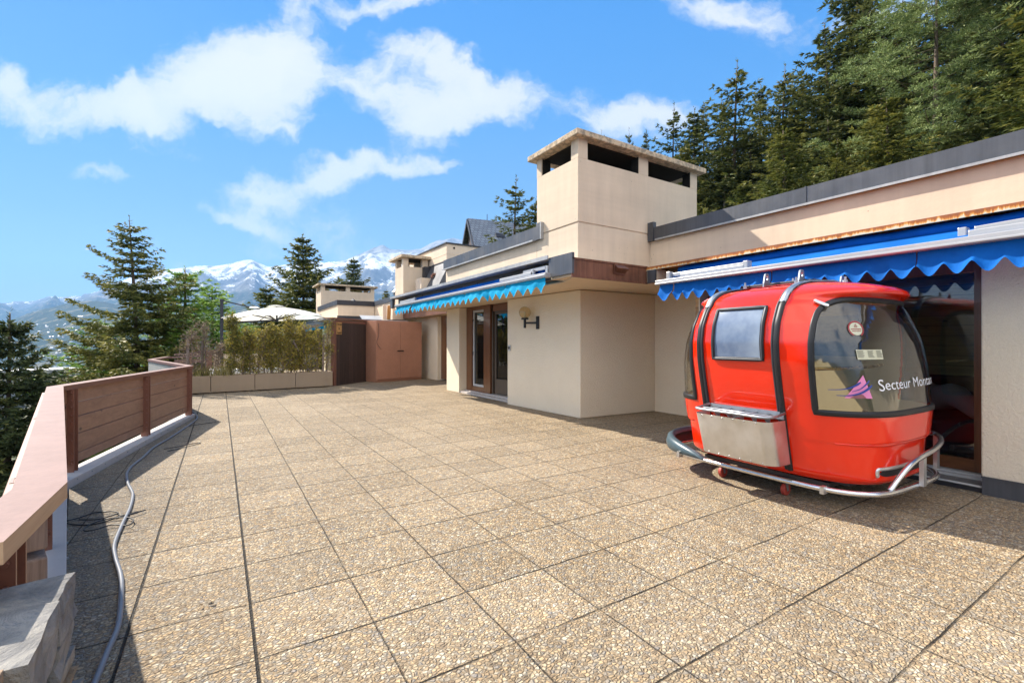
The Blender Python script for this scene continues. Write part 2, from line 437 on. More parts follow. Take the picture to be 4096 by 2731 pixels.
def mat_glass(name, tint=(.75, .8, .78), refl=.9, f0=.07):
    """thin pane: fresnel mirror over a tinted see-through"""
    m = bpy.data.materials.new(name); m.use_nodes = True; t = NT(m.node_tree)
    t.n.remove(m.node_tree.nodes['Principled BSDF']); out = m.node_tree.nodes['Material Output']
    tr = t.node('ShaderNodeBsdfTransparent'); t.setin(tr.inputs[0], tint)
    gl = t.node('ShaderNodeBsdfGlossy'); gl.inputs['Roughness'].default_value = .01; t.setin(gl.inputs[0], (refl, refl, refl))
    lw = t.node('ShaderNodeLayerWeight'); lw.inputs['Blend'].default_value = .5
    fr = t.math('ADD', f0, t.math('MULTIPLY', t.math('POWER', lw.outputs['Facing'], 4.0), 1 - f0))
    mx = t.node('ShaderNodeMixShader'); t.setin(mx.inputs[0], fr)
    t.l.new(tr.outputs[0], mx.inputs[1]); t.l.new(gl.outputs[0], mx.inputs[2]); t.l.new(mx.outputs[0], out.inputs[0])
    return m

def mat_fabric(name, col, transl=.45, rough=.8):
    m = bpy.data.materials.new(name); m.use_nodes = True; t = NT(m.node_tree); b = m.node_tree.nodes['Principled BSDF']
    out = m.node_tree.nodes['Material Output']; c = wcoords(t)
    n = t.noise(c, 3, 5, .6)
    cc = t.ramp(n, [(.3, tuple(x * .8 for x in col)), (.7, tuple(min(1, x * 1.15) for x in col))])
    bset(t, b, color=cc, rough=rough, spec=.2, normal=t.bump(t.math('ADD', t.noise(t.mapping(c, scale=(5, 5, 1.5)), 2.0, 4, .6), t.math('MULTIPLY', t.noise(c, 40, 3, .6), .25)), .45, .02))
    tl = t.node('ShaderNodeBsdfTranslucent'); t.setin(tl.inputs[0], cc)
    mx = t.node('ShaderNodeMixShader'); mx.inputs[0].default_value = transl
    t.l.new(b.outputs[0], mx.inputs[1]); t.l.new(tl.outputs[0], mx.inputs[2]); t.l.new(mx.outputs[0], out.inputs[0])
    return m

def mat_alu(name, col=(.72, .72, .70), rough=.32, scratch=True):
    m, t, b = new_mat(name); c = coords(t)
    n = t.noise(c, 4, 5, .65); sc = t.noise(t.mapping(c, scale=(3, 90, 90)), 1.0, 3, .6)
    r = t.math('ADD', t.maprange(n, .3, .7, rough - .10, rough + .14), t.math('MULTIPLY', t.math('SUBTRACT', sc, .5), .2 if scratch else 0))
    bset(t, b, color=t.ramp(n, [(.3, tuple(x * .82 for x in col)), (.7, tuple(min(1, x * 1.08) for x in col))]), rough=r, metal=.92,
         normal=t.bump(n, .05, .01))
    return m

def mat_leaf(name, c0, c1, c2, transl=.25):
    """needles / leaves: the tone of every spray comes from a per-face 'tone' attribute, every tree shifts it a little"""
    m = bpy.data.materials.new(name); m.use_nodes = True; t = NT(m.node_tree); b = m.node_tree.nodes['Principled BSDF']
    out = m.node_tree.nodes['Material Output']
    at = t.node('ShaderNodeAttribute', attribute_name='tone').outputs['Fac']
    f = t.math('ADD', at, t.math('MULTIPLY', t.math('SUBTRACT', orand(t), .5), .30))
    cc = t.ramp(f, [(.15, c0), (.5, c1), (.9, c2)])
    bset(t, b, color=cc, rough=.6, spec=.3)
    tl = t.node('ShaderNodeBsdfTranslucent'); t.setin(tl.inputs[0], cc)
    mx = t.node('ShaderNodeMixShader'); mx.inputs[0].default_value = transl
    t.l.new(b.outputs[0], mx.inputs[1]); t.l.new(tl.outputs[0], mx.inputs[2]); t.l.new(mx.outputs[0], out.inputs[0])
    return m

M = {}
M['stucco'] = mat_stucco()
M['beige'] = mat_concrete_paint('beige_painted_concrete', (.67, .54, .405), .9)
M['beige2'] = mat_concrete_paint('beige_render', (.70, .565, .425), .7)
M['cap'] = mat_cap()
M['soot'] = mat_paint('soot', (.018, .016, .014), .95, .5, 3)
M['zinc'] = mat_zinc('dark_zinc', (.085, .088, .098), .42, .35)
M['zinc_trim'] = mat_zinc('zinc_trim', (.36, .36, .36), .45, .3)
M['zinc_dark'] = mat_zinc('black_flashing', (.035, .035, .042), .5, .2)
M['rust'] = mat_rust(); M['copper'] = mat_copper()
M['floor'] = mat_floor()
M['rail_wood'] = mat_wood('brown_stained_board', (.20, .10, .062), (.38, .205, .125), 1, True, .5)
M['rail_cap'] = mat_paint('brown_red_cap', (.235, .145, .125), .6, .16, 5, .10, 40, 0, .13)
M['rail_capedge'] = mat_wood('pale_board_edge', (.36, .22, .12), (.50, .33, .20), 1, True, .6)
M['rail_steel'] = mat_paint('brown_painted_steel', (.21, .092, .062), .42, .15, 6)
M['kerb'] = mat_concrete_paint('pale_concrete', (.52, .47, .43), .7)
M['oldwall'] = mat_concrete_paint('grey_concrete', (.36, .35, .32), 1.0)
M['frame_wood'] = mat_wood('varnished_frame', (.085, .028, .010), (.20, .075, .026), 2, False, .35, 1.0, .3)
M['frame_wood_h'] = mat_wood('varnished_rail', (.085, .028, .010), (.20, .075, .026), 1, False, .35, 1.0, .3)
M['white_alu'] = mat_paint('white_aluminium', (.50, .50, .49), .4, .06)
M['awn_alu'] = mat_paint('awning_aluminium', (.42, .41, .405), .30, .06, 6, 0, 60, .25)
M['glass'] = mat_glass('window_glass')
M['glass_dark'] = mat_glass('dark_window_glass', (.34, .40, .42), 1.0)
M['glass_smoke'] = mat_glass('smoked_acrylic', (.66, .62, .52), .9, .10)
M['glass_blue'], _t, _b = new_mat('milky_blue_acrylic')
bset(_t, _b, color=_t.ramp(_t.noise(coords(_t), 2.4, 4, .6), [(.35, (.12, .16, .24)), (.65, (.26, .31, .38))]), rough=.16, spec=.5)
M['awning_sunlit'] = mat_fabric('sunlit_blue_canvas', (.012, .50, .98), .5)  # same blue canvas, with the sunlit brightness put into its colour
M['awning_r'] = mat_fabric('royal_blue_canvas', (.006, .15, .56), .30)
M['black'] = mat_paint('black_rubber', (.014, .014, .016), .45, .2, 8)
M['blackmetal'] = mat_paint('black_metal', (.02, .019, .018), .4, .2, 8)
M['alu'] = mat_alu('bare_aluminium', (.70, .70, .69), .38); M['steel'] = mat_alu('polished_steel', (.70, .70, .70), .18, False)
M['galv'] = mat_alu('galvanised_steel', (.42, .45, .48), .42)
M['red'], _t, _b = new_mat('red_gelcoat')
_n = _t.noise(coords(_t), 1.6, 4, .6)
bset(_t, _b, color=_t.ramp(_n, [(.3, (.84, .020, .0025)), (.7, (.91, .030, .004))]), rough=_t.maprange(_n, .3, .7, .12, .22), coat=.45, coatr=.03,
     normal=_t.bump(_t.noise(coords(_t), 2.2, 2, .5), .05, .05))
M['redwheel'] = mat_paint('red_polyurethane', (.42, .06, .04), .5, .15, 30)
M['lining'] = mat_paint('beige_lining', (.50, .46, .36), .7, .08)
M['brass'] = mat_alu('brass', (.65, .48, .22), .25, False)
M['pink'] = mat_paint('pink_vinyl', (.78, .26, .50), .4, .03); M['navy'] = mat_paint('navy_vinyl', (.03, .06, .28), .4, .03)
M['white'] = mat_paint('white_vinyl', (.82, .82, .86), .4, .02)
M['ringred'] = mat_paint('red_vinyl', (.35, .035, .04), .5, .05); M['label'] = mat_paint('cream_label', (.60, .58, .42), .6, .05)
M['print'] = mat_paint('grey_print', (.16, .15, .11), .6, .1)
M['cabinet'] = mat_paint('copper_brown_paint', (.42, .20, .125), .38, .10, 2.5)
M['panel'] = mat_wood('dark_brown_boards', (.030, .017, .013), (.085, .052, .040), 2, False, .6, 1.0, 0, (0, .085))
M['sign'] = mat_wood('orange_pine', (.44, .21, .06), (.62, .34, .12), 0, True, .5)
M['planter'] = mat_concrete_paint('washed_concrete', (.34, .255, .175), .6)
M['soil'] = mat_paint('soil', (.06, .045, .03), .95, .3, 20, .6, 30)
M['canvas'] = mat_fabric('cream_canvas', (.94, .88, .78), .38)
M['taupe'] = mat_paint('taupe_metal', (.10, .075, .055), .45, .1); M['anthracite'] = mat_paint('anthracite_metal', (.035, .036, .045), .4, .1)
M['hose'] = mat_paint('grey_hose', (.17, .18, .20), .42, .12, 6)
M['cable'] = mat_paint('black_cable', (.012, .012, .014), .4, .1)
M['bark'] = mat_wood('bark', (.055, .038, .026), (.16, .115, .08), 2, False, .9, 1.4)
M['deadwood'] = mat_wood('dead_twigs', (.13, .095, .075), (.30, .23, .19), 2, False, .9, 2)
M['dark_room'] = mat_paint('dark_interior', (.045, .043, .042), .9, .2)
M['curtain'] = mat_paint('grey_curtain', (.10, .115, .125), .9, .2)
M['pine'] = mat_wood('knotty_pine_boards', (.36, .19, .075), (.62, .40, .18), 1, True, .5, .8, 0, (2, .145))
M['sofa'] = mat_paint('maroon_cloth', (.12, .035, .05), .9, .2); M['bedding'] = mat_paint('pale_pink_cloth', (.52, .36, .34), .9, .1)
M['tile'] = mat_paint('grey_tile', (.16, .155, .15), .4, .12, 8)
M['slate'] = mat_paint('grey_slate', (.13, .145, .16), .5, .2, 3)
M['snow_white'] = mat_paint('white_render', (.75, .74, .70), .8, .06)
M['globe'] = mat_glass('amber_glass', (.90, .80, .62), .7)
M['bulb'] = mat_paint('frosted_bulb', (.75, .68, .5), .4, .02)
M['spruce'] = mat_leaf('spruce_needles', (.050, .072, .020), (.125, .150, .036), (.28, .25, .058))
M['spruce2'] = mat_leaf('dark_spruce_needles', (0.042, 0.062, 0.026), (0.105, 0.128, 0.042), (0.22, 0.205, 0.06))
M['gold'] = mat_leaf('golden_spruce_needles', (.085, .110, .026), (.185, .195, .044), (.34, .29, .065))
M['pine_n'] = mat_leaf('pine_needles', (.085, .125, .046), (.195, .255, .090), (.36, .41, .15))
M['larch'] = mat_leaf('larch_needles', (.095, .17, .028), (.185, .31, .048), (.31, .44, .085), .42)
M['yew'] = mat_leaf('yew_needles', (0.120, 0.128, 0.029), (0.256, 0.216, 0.042), (0.432, 0.336, 0.064), .35)
M['brownleaf'] = mat_leaf('dry_leaves', (.17, .115, .060), (.28, .20, .11), (.40, .31, .18), .25)
M['grassy'] = mat_leaf('dry_grass', (0.208, 0.195, 0.065), (0.286, 0.260, 0.091), (0.416, 0.351, 0.156), .2)

# ------------------------------------------------------------------ terrace floor
fl = MB()
fl.prism([(9, -6), (-.41, -6), (-.41, 1.9), (-1.18, 5.8), (-.39, 10.13), (-1.33, 14.75), (-1.15, 17.2), (-.25, 21), (-.25, 26), (9, 26)], -.35, 0.0)
tag(fl.build('terrace_paving', M['floor']), kind='structure')

# ------------------------------------------------------------------ the penthouse building
BLD = empty('apartment_building', (5.43, 6.34, 0))
tag(BLD, 'beige plastered penthouse with flat roof, big chimney and glazed doors beside the terrace', 'building')
def part(name, mb, mats, parent=BLD, smooth=False, bevel=0.0, label=None, each=False):
    if each:
        return [part(name, q, mats, parent, smooth, bevel, label) for q in mb.pieces()]
    o = mb.build(name, mats, None, smooth, bevel)
    if parent is not None:
        loc = parent.matrix_world.translation.copy() if parent.parent is None else None
        o.parent = parent
        o.matrix_parent_inverse = Matrix.Translation(-Vector(parent.location)) if parent.type == 'EMPTY' else Matrix.Identity(4)
    if label: o['label'] = label
    return o
# plastered walls under the eave
w = MB(); w.prism([(5.43, 6.34), (7.27, 6.25), (7.6, 6.25), (7.6, 8.65), (5.33, 8.65)], 0, 2.29)
part('wall', w, M['stucco'], bevel=.012)
w = MB(); w.box(7.27, 7.6, 4.5, 6.245, 0, 2.29); part('wall', w, M['stucco'])
w = MB(); w.box(6.22, 7.6, 4.40, 4.495, 0, 2.29); part('wall', w, M['stucco'])
w = MB(); w.prism([(5.75, 1.27), (7.0, 1.27), (7.0, -4), (5.75, -4)], .155, 2.3); part('wall', w, M['stucco'], bevel=.012)
w = MB(); w.box(5.742, 6.9, -4, 1.262, 0, .155); w.box(5.735, 5.76, -4, 1.268, .150, .162); part('plinth', w, M['zinc'], label='dark metal plinth under the right wall')
w = MB(); w.box(5.45, 7.0, 11.33, 12.14, 0, 2.29); part('wall', w, M['stucco'], bevel=.012)
w = MB(); w.box(6.60, 8, 15.5, 18.4, 0, 2.29); part('wall', w, M['stucco'], bevel=.012)
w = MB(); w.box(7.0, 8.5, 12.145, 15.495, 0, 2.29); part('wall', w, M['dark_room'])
# eave slab and soffit
w = MB()
w.prism([(4.24, 5.10), (5.74, 5.10), (5.74, 4.90), (6.06, 4.90), (6.06, -4), (9.6, -4), (9.6, 18.4), (6.09, 18.4), (6.09, 13.2), (4.55, 13.2), (4.55, 5.62), (4.24, 5.62)], 2.30, 2.49)
part('eave_slab', w, M['beige2'])
w = MB(); w.prism([(4.50, 5.64), (4.26, 5.12), (5.76, 5.12), (6.05, 4.88), (6.05, -4), (6.3, -4), (6.3, 5.5), (4.9, 5.9), (4.9, 13.1), (4.5, 13.1)], 2.280, 2.297)
part('soffit', w, M['beige2'])
# copper fascia, grey end pieces
w = MB(); w.box(4.20, 5.735, 5.085, 5.098, 2.275, 2.555); w.box(4.20, 5.735, 5.070, 5.084, 2.530, 2.556); w.box(4.20, 5.735, 5.070, 5.084, 2.275, 2.300)
fa = part('fascia', w, M['copper'], label='tarnished copper fascia with rust streaks')
w = MB(); w.add([(5.02, 5.06, 2.40), (5.22, 5.06, 2.40), (5.24, 4.985, 2.46), (5.00, 4.985, 2.46), (5.02, 5.066, 2.52), (5.22, 5.066, 2.52)],
                [(0, 1, 2, 3), (3, 2, 5, 4), (0, 3, 4), (1, 5, 2)]); w.box(5.0, 5.24, 5.062, 5.072, 2.385, 2.535)
part('water_spout', w, M['copper'])
w = MB(); w.prism([(4.195, 5.07), (4.235, 5.07), (4.235, 5.62), (4.195, 5.62)], 2.33, 2.625); part('fascia', w, M['zinc'], label='grey metal box end of the fascia')
w = MB(); w.box(5.722, 5.745, 4.90, 5.066, 2.285, 2.515); part('fascia', w, M['zinc'], label='short grey metal end piece beside the copper fascia')
w = MB(); w.box(4.19, 4.26, 13.1, 13.3, 2.34, 2.63); part('fascia', w, M['zinc'])
w = MB(); w.box(6.04, 6.09, 13.32, 18.4, 2.275, 2.55); part('fascia', w, M['copper'], label='copper fascia of the set back eave')
# flashing lips above the awnings
w = MB(); w.box(4.19, 4.95, 5.62, 13.25, 2.605, 2.62); w.box(4.17, 4.19, 5.62, 13.25, 2.605, 2.665); part('eave_flashing', w, M['zinc_trim'])
w = MB(); w.box(4.40, 4.55, 5.63, 13.2, 2.33, 2.604); part('awning_niche', w, M['taupe'])
w = MB(); w.box(5.74, 6.62, -4, 5.08, 2.515, 2.53); w.box(5.72, 5.74, -4, 5.085, 2.487, 2.54); part('eave_flashing', w, M['rust'], label='rusty edge strip above the right awning')
w = MB(); w.box(6.0, 6.06, -4, 4.88, 2.30, 2.51); part('awning_niche', w, M['taupe'])
w = MB()
for y in (6.1, 8.3, 9.9, 11.3): w.box(4.385, 4.402, y - .02, y + .02, 2.38, 2.56)
for y in (4.6, 3.6, 2.55, 1.6): w.box(5.965, 6.0, y - .025, y + .025, 2.36, 2.50)
part('bracket', w, M['taupe'], each=True)
# roof deck, parapets and their flashing
w = MB(); w.prism([(4.95, 6.95), (6.7, 6.95), (6.7, -4), (12, -4), (12, 20), (6.3, 20), (6.3, 13.2), (5.05, 10.9), (4.95, 10.9)], 2.63, 3.05); part('roof_deck', w, M['slate'])
w = MB(); w.box(4.90, 5.12, 6.93, 10.95, 2.62, 3.42); part('parapet_wall', w, M['beige'])
w = MB(); w.box(6.59, 6.82, -4, 5.765, 2.535, 3.38); part('parapet_wall', w, M['beige'])
w = MB(); w.box(4.84, 4.895, 6.86, 10.98, 3.20, 3.445); w.box(4.815, 4.84, 6.95, 11.0, 3.195, 3.222, 1); w.box(4.895, 5.18, 6.935, 10.98, 3.425, 3.45)
w.box(4.838, 4.896, 6.72, 6.86, 3.205, 3.50); w.box(4.832, 4.897, 6.715, 6.735, 3.20, 3.505, 1)
part('parapet_flashing', w, [M['zinc'], M['zinc_trim']])
w = MB()
w.box(6.535, 6.585, 3.12, 5.66, 3.165, 3.40); w.box(6.535, 6.585, -4, 3.105, 3.165, 3.40); w.box(6.515, 6.535, -4, 5.60, 3.158, 3.186, 1); w.box(6.585, 6.88, -4, 5.762, 3.385, 3.41)
w.box(6.528, 6.60, 3.10, 3.125, 3.16, 3.405)
w.box(6.52, 6.60, 5.64, 5.765, 3.165, 3.50, 0)
part('parapet_flashing', w, [M['zinc'], M['zinc_trim']])
# main chimney
w = MB(); w.box(4.90, 7.93, 5.77, 6.925, 2.62, 3.285); w.box(4.912, 7.918, 5.782, 6.913, 3.285, 3.312); w.box(4.90, 7.93, 5.77, 6.925, 3.312, 4.35)
CH = part('chimney', w, M['beige'], bevel=.008, label='large beige chimney block with sooty openings')
def sub(name, mb, mats, parent, bevel=0.0, smooth=False, each=False):
    if each: return [sub(name, q, mats, parent, bevel, smooth) for q in mb.pieces()]
    o = mb.build(name, mats, None, smooth, bevel)
    o.parent = parent; o.matrix_parent_inverse = parent.matrix_parent_inverse.copy() if False else Matrix.Identity(4)
    return o
w = MB()
for x0, x1, y0, y1 in ((4.90, 5.10, 5.77, 5.95), (6.30, 6.54, 5.77, 5.95), (7.73, 7.93, 5.77, 5.95), (4.90, 5.10, 6.78, 6.925), (6.30, 6.54, 6.78, 6.925), (7.73, 7.93, 6.78, 6.925)):
    w.box(x0, x1, y0, y1, 4.35, 4.66)
sub('chimney_pillar', w, M['beige'], CH, each=True)
w = MB(); w.box(4.78, 8.06, 5.65, 7.06, 4.66, 4.755); sub('chimney_cap', w, M['cap'], CH, .012)
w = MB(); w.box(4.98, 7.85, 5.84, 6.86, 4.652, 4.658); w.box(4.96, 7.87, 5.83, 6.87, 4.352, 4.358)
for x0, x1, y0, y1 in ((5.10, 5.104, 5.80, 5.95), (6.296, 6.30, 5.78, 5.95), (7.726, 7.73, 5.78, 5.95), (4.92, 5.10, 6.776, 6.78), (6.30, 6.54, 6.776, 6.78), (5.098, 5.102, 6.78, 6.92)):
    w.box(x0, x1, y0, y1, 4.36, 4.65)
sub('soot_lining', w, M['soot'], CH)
# stair head block and second chimney further along the roof
w = MB(); w.box(6.60, 10.5, 14.70, 18.4, 2.63, 4.385); w.box(6.61, 10.49, 14.71, 18.39, 4.385, 4.40); w.box(6.60, 10.5, 14.70, 18.4, 4.40, 4.755)
SH = part('stair_head', w, M['beige2'], label='tall beige roof block with a thin dark rim')
w = MB(); w.box(6.56, 10.55, 14.66, 18.45, 4.755, 4.80); sub('roof_rim', w, M['zinc_dark'], SH)
w = MB(); w.tube([(6.88, 14.68, 4.63), (6.88, 14.70, 4.63)], .035, 12); sub('vent_hole', w, M['soot'], SH)
w = MB(); w.add([(6.59, 14.3, 4.15), (6.59, 16.6, 4.15), (6.1, 16.6, 3.2), (6.1, 14.3, 3.2)], [(0, 1, 2, 3)]); w.add([(6.59, 14.3, 4.15), (6.1, 14.3, 3.2), (6.59, 14.3, 3.2)], [(0, 1, 2)])
w.box(6.56, 6.62, 14.28, 16.6, 4.13, 4.17)
part('roof_slope', w, M['zinc'], label='dark zinc slope below the roof block')
w = MB(); w.box(5.60, 6.55, 16.25, 17.17, 2.6, 4.11)
C2 = part('chimney', w, M['beige'], bevel=.008, label='smaller beige chimney behind the left awning')
w = MB()
for x0, x1, y0, y1 in ((5.60, 5.79, 16.25, 16.44), (6.33, 6.55, 16.25, 16.44), (5.60, 5.79, 17.02, 17.17), (6.33, 6.55, 17.02, 17.17), (5.97, 6.12, 17.05, 17.16)):
    w.box(x0, x1, y0, y1, 4.11, 4.415)
sub('chimney_pillar', w, M['beige'], C2, each=True)
w = MB(); w.box(5.48, 6.95, 16.10, 17.62, 4.415, 4.52); sub('chimney_cap', w, M['cap'], C2, .012)
w = MB(); w.box(5.66, 6.5, 16.3, 17.1, 4.405, 4.412); sub('soot_lining', w, M['soot'], C2)
w = MB(); w.box(6.32, 6.7, 15.98, 16.24, 3.63, 4.12); w.box(6.30, 6.72, 15.95, 15.98, 3.60, 3.66, 1); w.box(5.95, 6.6, 15.4, 15.95, 3.2, 3.62, 2)
w.box(5.9, 7.0, 15.2, 15.4, 3.05, 3.22)
part('duct_box', w, [M['zinc_dark'], M['zinc_trim'], M['beige2']])
w = MB(); w.tube([(6.28, 15.2, 3.72), (6.75, 15.1, 3.74)], .06, 12); w.tube([(6.28, 15.2, 3.72), (6.26, 15.2, 3.60)], .05, 12); part('vent_pipe', w, M['copper'])

# ---- glazed doors
def frame_rect(mb, X0, X1, y0, y1, z0, z1, wd, mi=0, bottom=None):
    b_ = bottom or wd
    mb.box(X0, X1, y0, y0 + wd, z0, z1, mi); mb.box(X0, X1, y1 - wd, y1, z0, z1, mi)
    mb.box(X0 + .001, X1 - .001, y0 + wd, y1 - wd, z0, z0 + b_, mi); mb.box(X0 + .001, X1 - .001, y0 + wd, y1 - wd, z1 - wd, z1, mi)
w = MB(); w.box(5.66, 5.80, 11.0, 11.30, .08, 2.29); w.box(5.66, 5.80, 10.0, 10.34, .08, 2.29); w.box(5.67, 5.79, 10.34, 11.0, .08, .20); w.box(5.67, 5.79, 10.34, 11.0, 2.2, 2.29)
w.box(5.70, 5.80, 8.66, 9.97, 2.12, 2.29)
GD = part('glass_door', w, M['frame_wood'], label='sliding glass door in varnished brown wood left of the wall lamp')
w = MB(); frame_rect(w, 5.70, 5.76, 10.345, 10.995, .205, 2.195, .055); sub('sash', w, M['white_alu'], GD)
w = MB(); w.box(5.73, 5.735, 10.395, 10.945, .255, 2.145); sub('pane', w, M['glass_dark'], GD)
w = MB(); frame_rect(w, 5.73, 5.79, 8.67, 9.90, .10, 2.115, .07, bottom=.36); w.box(5.70, 5.73, 9.93, 9.985, .08, 2.29); sub('sash', w, M['taupe'], GD)
w = MB(); w.box(5.755, 5.76, 8.74, 9.83, .46, 2.05); sub('pane', w, M['glass_dark'], GD)
w = MB()
pts = []
for i in range(60):
    y = 9.50 + .40 * i / 59; pts.append((5.86 + .03 * math.sin(i * 1.25), y))
w.add([(x, y, .12) for x, y in pts] + [(x, y, 2.1) for x, y in pts], [(i, i + 1, 61 + i, 60 + i) for i in range(59)])
sub('curtain', w, M['curtain'], GD)
w = MB(); w.tube([(5.685, 10.92, 1.95), (5.66, 10.92, 1.95), (5.66, 10.92, 1.90)], .012, 6); w.tube([(5.685, 10.92, 1.1), (5.66, 10.92, 1.1), (5.66, 10.92, 1.02)], .012, 6); sub('handle', w, M['blackmetal'], GD, each=True)
w = MB(); w.box(5.48, 5.82, 8.66, 11.32, 0.002, .05); w.box(5.60, 5.82, 8.66, 11.32, .05, .08); part('door_sill', w, M['kerb'])
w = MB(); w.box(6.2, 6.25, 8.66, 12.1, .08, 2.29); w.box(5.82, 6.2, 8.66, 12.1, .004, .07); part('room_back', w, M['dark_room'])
# second door beyond the pier
w = MB(); w.box(6.74, 6.84, 14.9, 15.48, .05, 2.29); w.box(6.74, 6.84, 12.2, 12.5, .05, 2.29); w.box(6.75, 6.83, 12.5, 14.9, 2.1, 2.29)
G2 = part('glass_door', w, M['frame_wood'], label='narrow strip of brown glazed door beyond the plastered pier')
w = MB(); w.box(6.78, 6.785, 12.5, 14.9, .1, 2.1); sub('pane', w, M['glass_dark'], G2)
# big sliding door behind the cabin
w = MB(); w.box(6.12, 6.20, 1.285, 1.40, .11, 2.275); w.box(6.12, 6.20, 4.27, 4.40, .11, 2.275); w.box(6.121, 6.199, 1.40, 4.27, 2.03, 2.275)
RD = part('glass_door', w, M['frame_wood'], label='wide varnished sliding glass door behind the red cabin')
w = MB(); w.box(6.121, 6.199, 1.40, 4.27, .11, .225); sub('door_rail', w, M['frame_wood_h'], RD, each=True)
w = MB(); w.box(6.155, 6.161, 1.40, 4.27, .225, 2.03); sub('pane', w, M['glass'], RD)
w = MB(); w.box(6.10, 6.125, 1.268, 1.285, .06, 2.275); w.box(6.00, 6.22, 1.285, 4.40, .062, .085); w.box(6.06, 6.075, 1.285, 4.40, .085, .105); w.box(6.14, 6.155, 1.285, 4.40, .085, .105)
sub('door_track', w, M['white_alu'], RD)
w = MB(); w.box(5.775, 6.3, 1.268, 4.40, .045, .062); w.box(5.79, 6.3, 1.268, 4.40, .002, .045, 1); w.box(5.768, 5.78, 1.268, 4.40, .052, .066, 2); part('threshold', w, [M['tile'], M['zinc_dark'], M['white_alu']])
# the room behind the big door
w = MB(); w.box(9.0, 9.05, -2, 4.6, .05, 2.28); w.box(6.23, 9.0, 4.5, 4.56, .05, 2.28); part('room_wall', w, M['pine'], label='knotty pine board wall inside')
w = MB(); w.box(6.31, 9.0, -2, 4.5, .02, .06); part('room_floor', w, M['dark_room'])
w = MB(); w.box(6.31, 9.0, -2, 4.5, 2.282, 2.295); w.box(7.02, 9.0, -2.05, -2, .05, 2.28); part('room_ceiling', w, M['pine'])
sf = empty('sofa', (7.6, 2.2, .06)); tag(sf, 'maroon sofa seen dimly through the sliding glass door', 'sofa')
w = MB(); w.box(-.5, .6, -.7, 1.0, 0, .40); o = w.build('seat', M['sofa'], sf, bevel=.05)
w = MB(); w.box(.6, .85, -.7, 1.0, 0, .85); o = w.build('backrest', M['sofa'], sf, bevel=.05)
w = MB()
prof = smoothed([(-.42, -.6, .43), (-.2, -.35, .62), (.1, -.1, .55), (.3, .25, .66), (.45, .5, .45)], 5)
w.tube(prof, [.06 + .10 * math.sin(math.pi * i / (len(prof) - 1)) for i in range(len(prof))], 12)
o = w.build('blanket', M['bedding'], None, True); o.location = (7.6, 2.2, .10); tag(o, 'rumpled pale pink blanket lying on the maroon sofa', 'blanket')

# ------------------------------------------------------------------ awnings
def valance(mb, x, y0, y1, zt, zv, zb, period, pointed, lean=0.0, wob=.012, seed=1, panel=None, curl=.03):
    """hanging strip along Y; zv = height of the notches, zb = tips"""
    rnd = random.Random(seed)
    n = max(8, int(abs(y1 - y0) / period * 16)); rows = 9
    vv = []; ff = []
    for i in range(n + 1):
        y = y0 + (y1 - y0) * i / n; ph = (y - y0) / period
        if pointed: s_ = 1 - abs(2 * (ph % 1) - 1); s_ = s_ ** 1.5
        else: s_ = .5 - .5 * math.cos(2 * math.pi * ph); s_ = s_ ** 0.75
        zz = zv + (zb - zv) * s_
        cu = mnoise.noise(Vector((y * 1.3, seed, 0)))
        for j in range(rows + 1):
            k = j / rows
            dx = wob * k * mnoise.noise(Vector((y * 5.0, seed * 3.1, k))) * 3 + lean * k * k
            dx -= curl * (k ** 3) * (0.7 + cu) * (1 if pointed else 1.0)
            vv.append((x + dx, y, zt + (zz - zt) * k))
    for i in range(n):
        for j in range(rows):
            a = i * (rows + 1) + j; ff.append((a, a + rows + 1, a + rows + 2, a + 1))
    mb.add(vv, ff)
AL = empty('awning', (4.10, 9.0, 2.35)); tag(AL, 'sunlit blue retracted awning with pointed fringe above the door with the globe lamp', 'awning')
def apart(name, mb, mats, parent, smooth=False, bevel=0.0, label=None, each=False):
    if each: return [apart(name, q, mats, parent, smooth, bevel, label) for q in mb.pieces()]
    o = mb.build(name, mats, None, smooth, bevel); o.parent = parent
    o.matrix_parent_inverse = Matrix.Translation(-Vector(parent.location))
    if label: o['label'] = label
    return o
w = MB(); w.prism([(4.055, 5.52), (4.16, 5.52), (4.16, 12.48), (4.055, 12.48)], 2.315, 2.385); w.box(4.045, 4.06, 5.52, 12.48, 2.335, 2.36); apart('front_bar', w, M['awn_alu'], AL, bevel=.012)
w = MB(); w.tube([(4.33, 5.75, 2.455), (4.33, 12.6, 2.455)], .055, 16); apart('fabric_roll', w, M['awning_r'], AL, True)
w = MB(); w.add([(4.14, 5.75, 2.385), (4.14, 12.4, 2.385), (4.30, 12.5, 2.42), (4.30, 5.75, 2.42)], [(0, 1, 2, 3)]); apart('fabric', w, M['awning_r'], AL)
seams = [12.46, 11.26, 9.73, 8.22, 6.71, 5.54]
for i in range(5):
    w = MB(); L_ = seams[i] - seams[i + 1] - .03; k = [5, 6, 6, 6, 5][i]
    valance(w, 4.085, seams[i] - .015, seams[i + 1] + .015, 2.318, 2.20, 2.085, L_ / k, True, 0, .016, 11 + i, curl=.05)
    apart('valance', w, M['awning_sunlit'], AL, True)
w = MB()
for a, b, c_ in (((4.23, 6.35, 2.50), (4.23, 5.70, 2.497), .06), ((4.18, 7.02, 2.445), (4.18, 5.98, 2.44), .055)):
    w.bar(a, b, .04, c_)
w.obox((4.19, 6.02, 2.45), (.06, .05, .10)); w.obox((4.25, 5.70, 2.46), (.08, .06, .12))
apart('folding_arm', w, M['awn_alu'], AL, bevel=.008)
w = MB(); w.bar((4.20, 11.35, 2.45), (4.18, 12.35, 2.44), .05, .07); w.obox((4.2, 11.3, 2.45), (.06, .06, .09)); apart('folding_arm', w, M['awn_alu'], AL, bevel=.008)
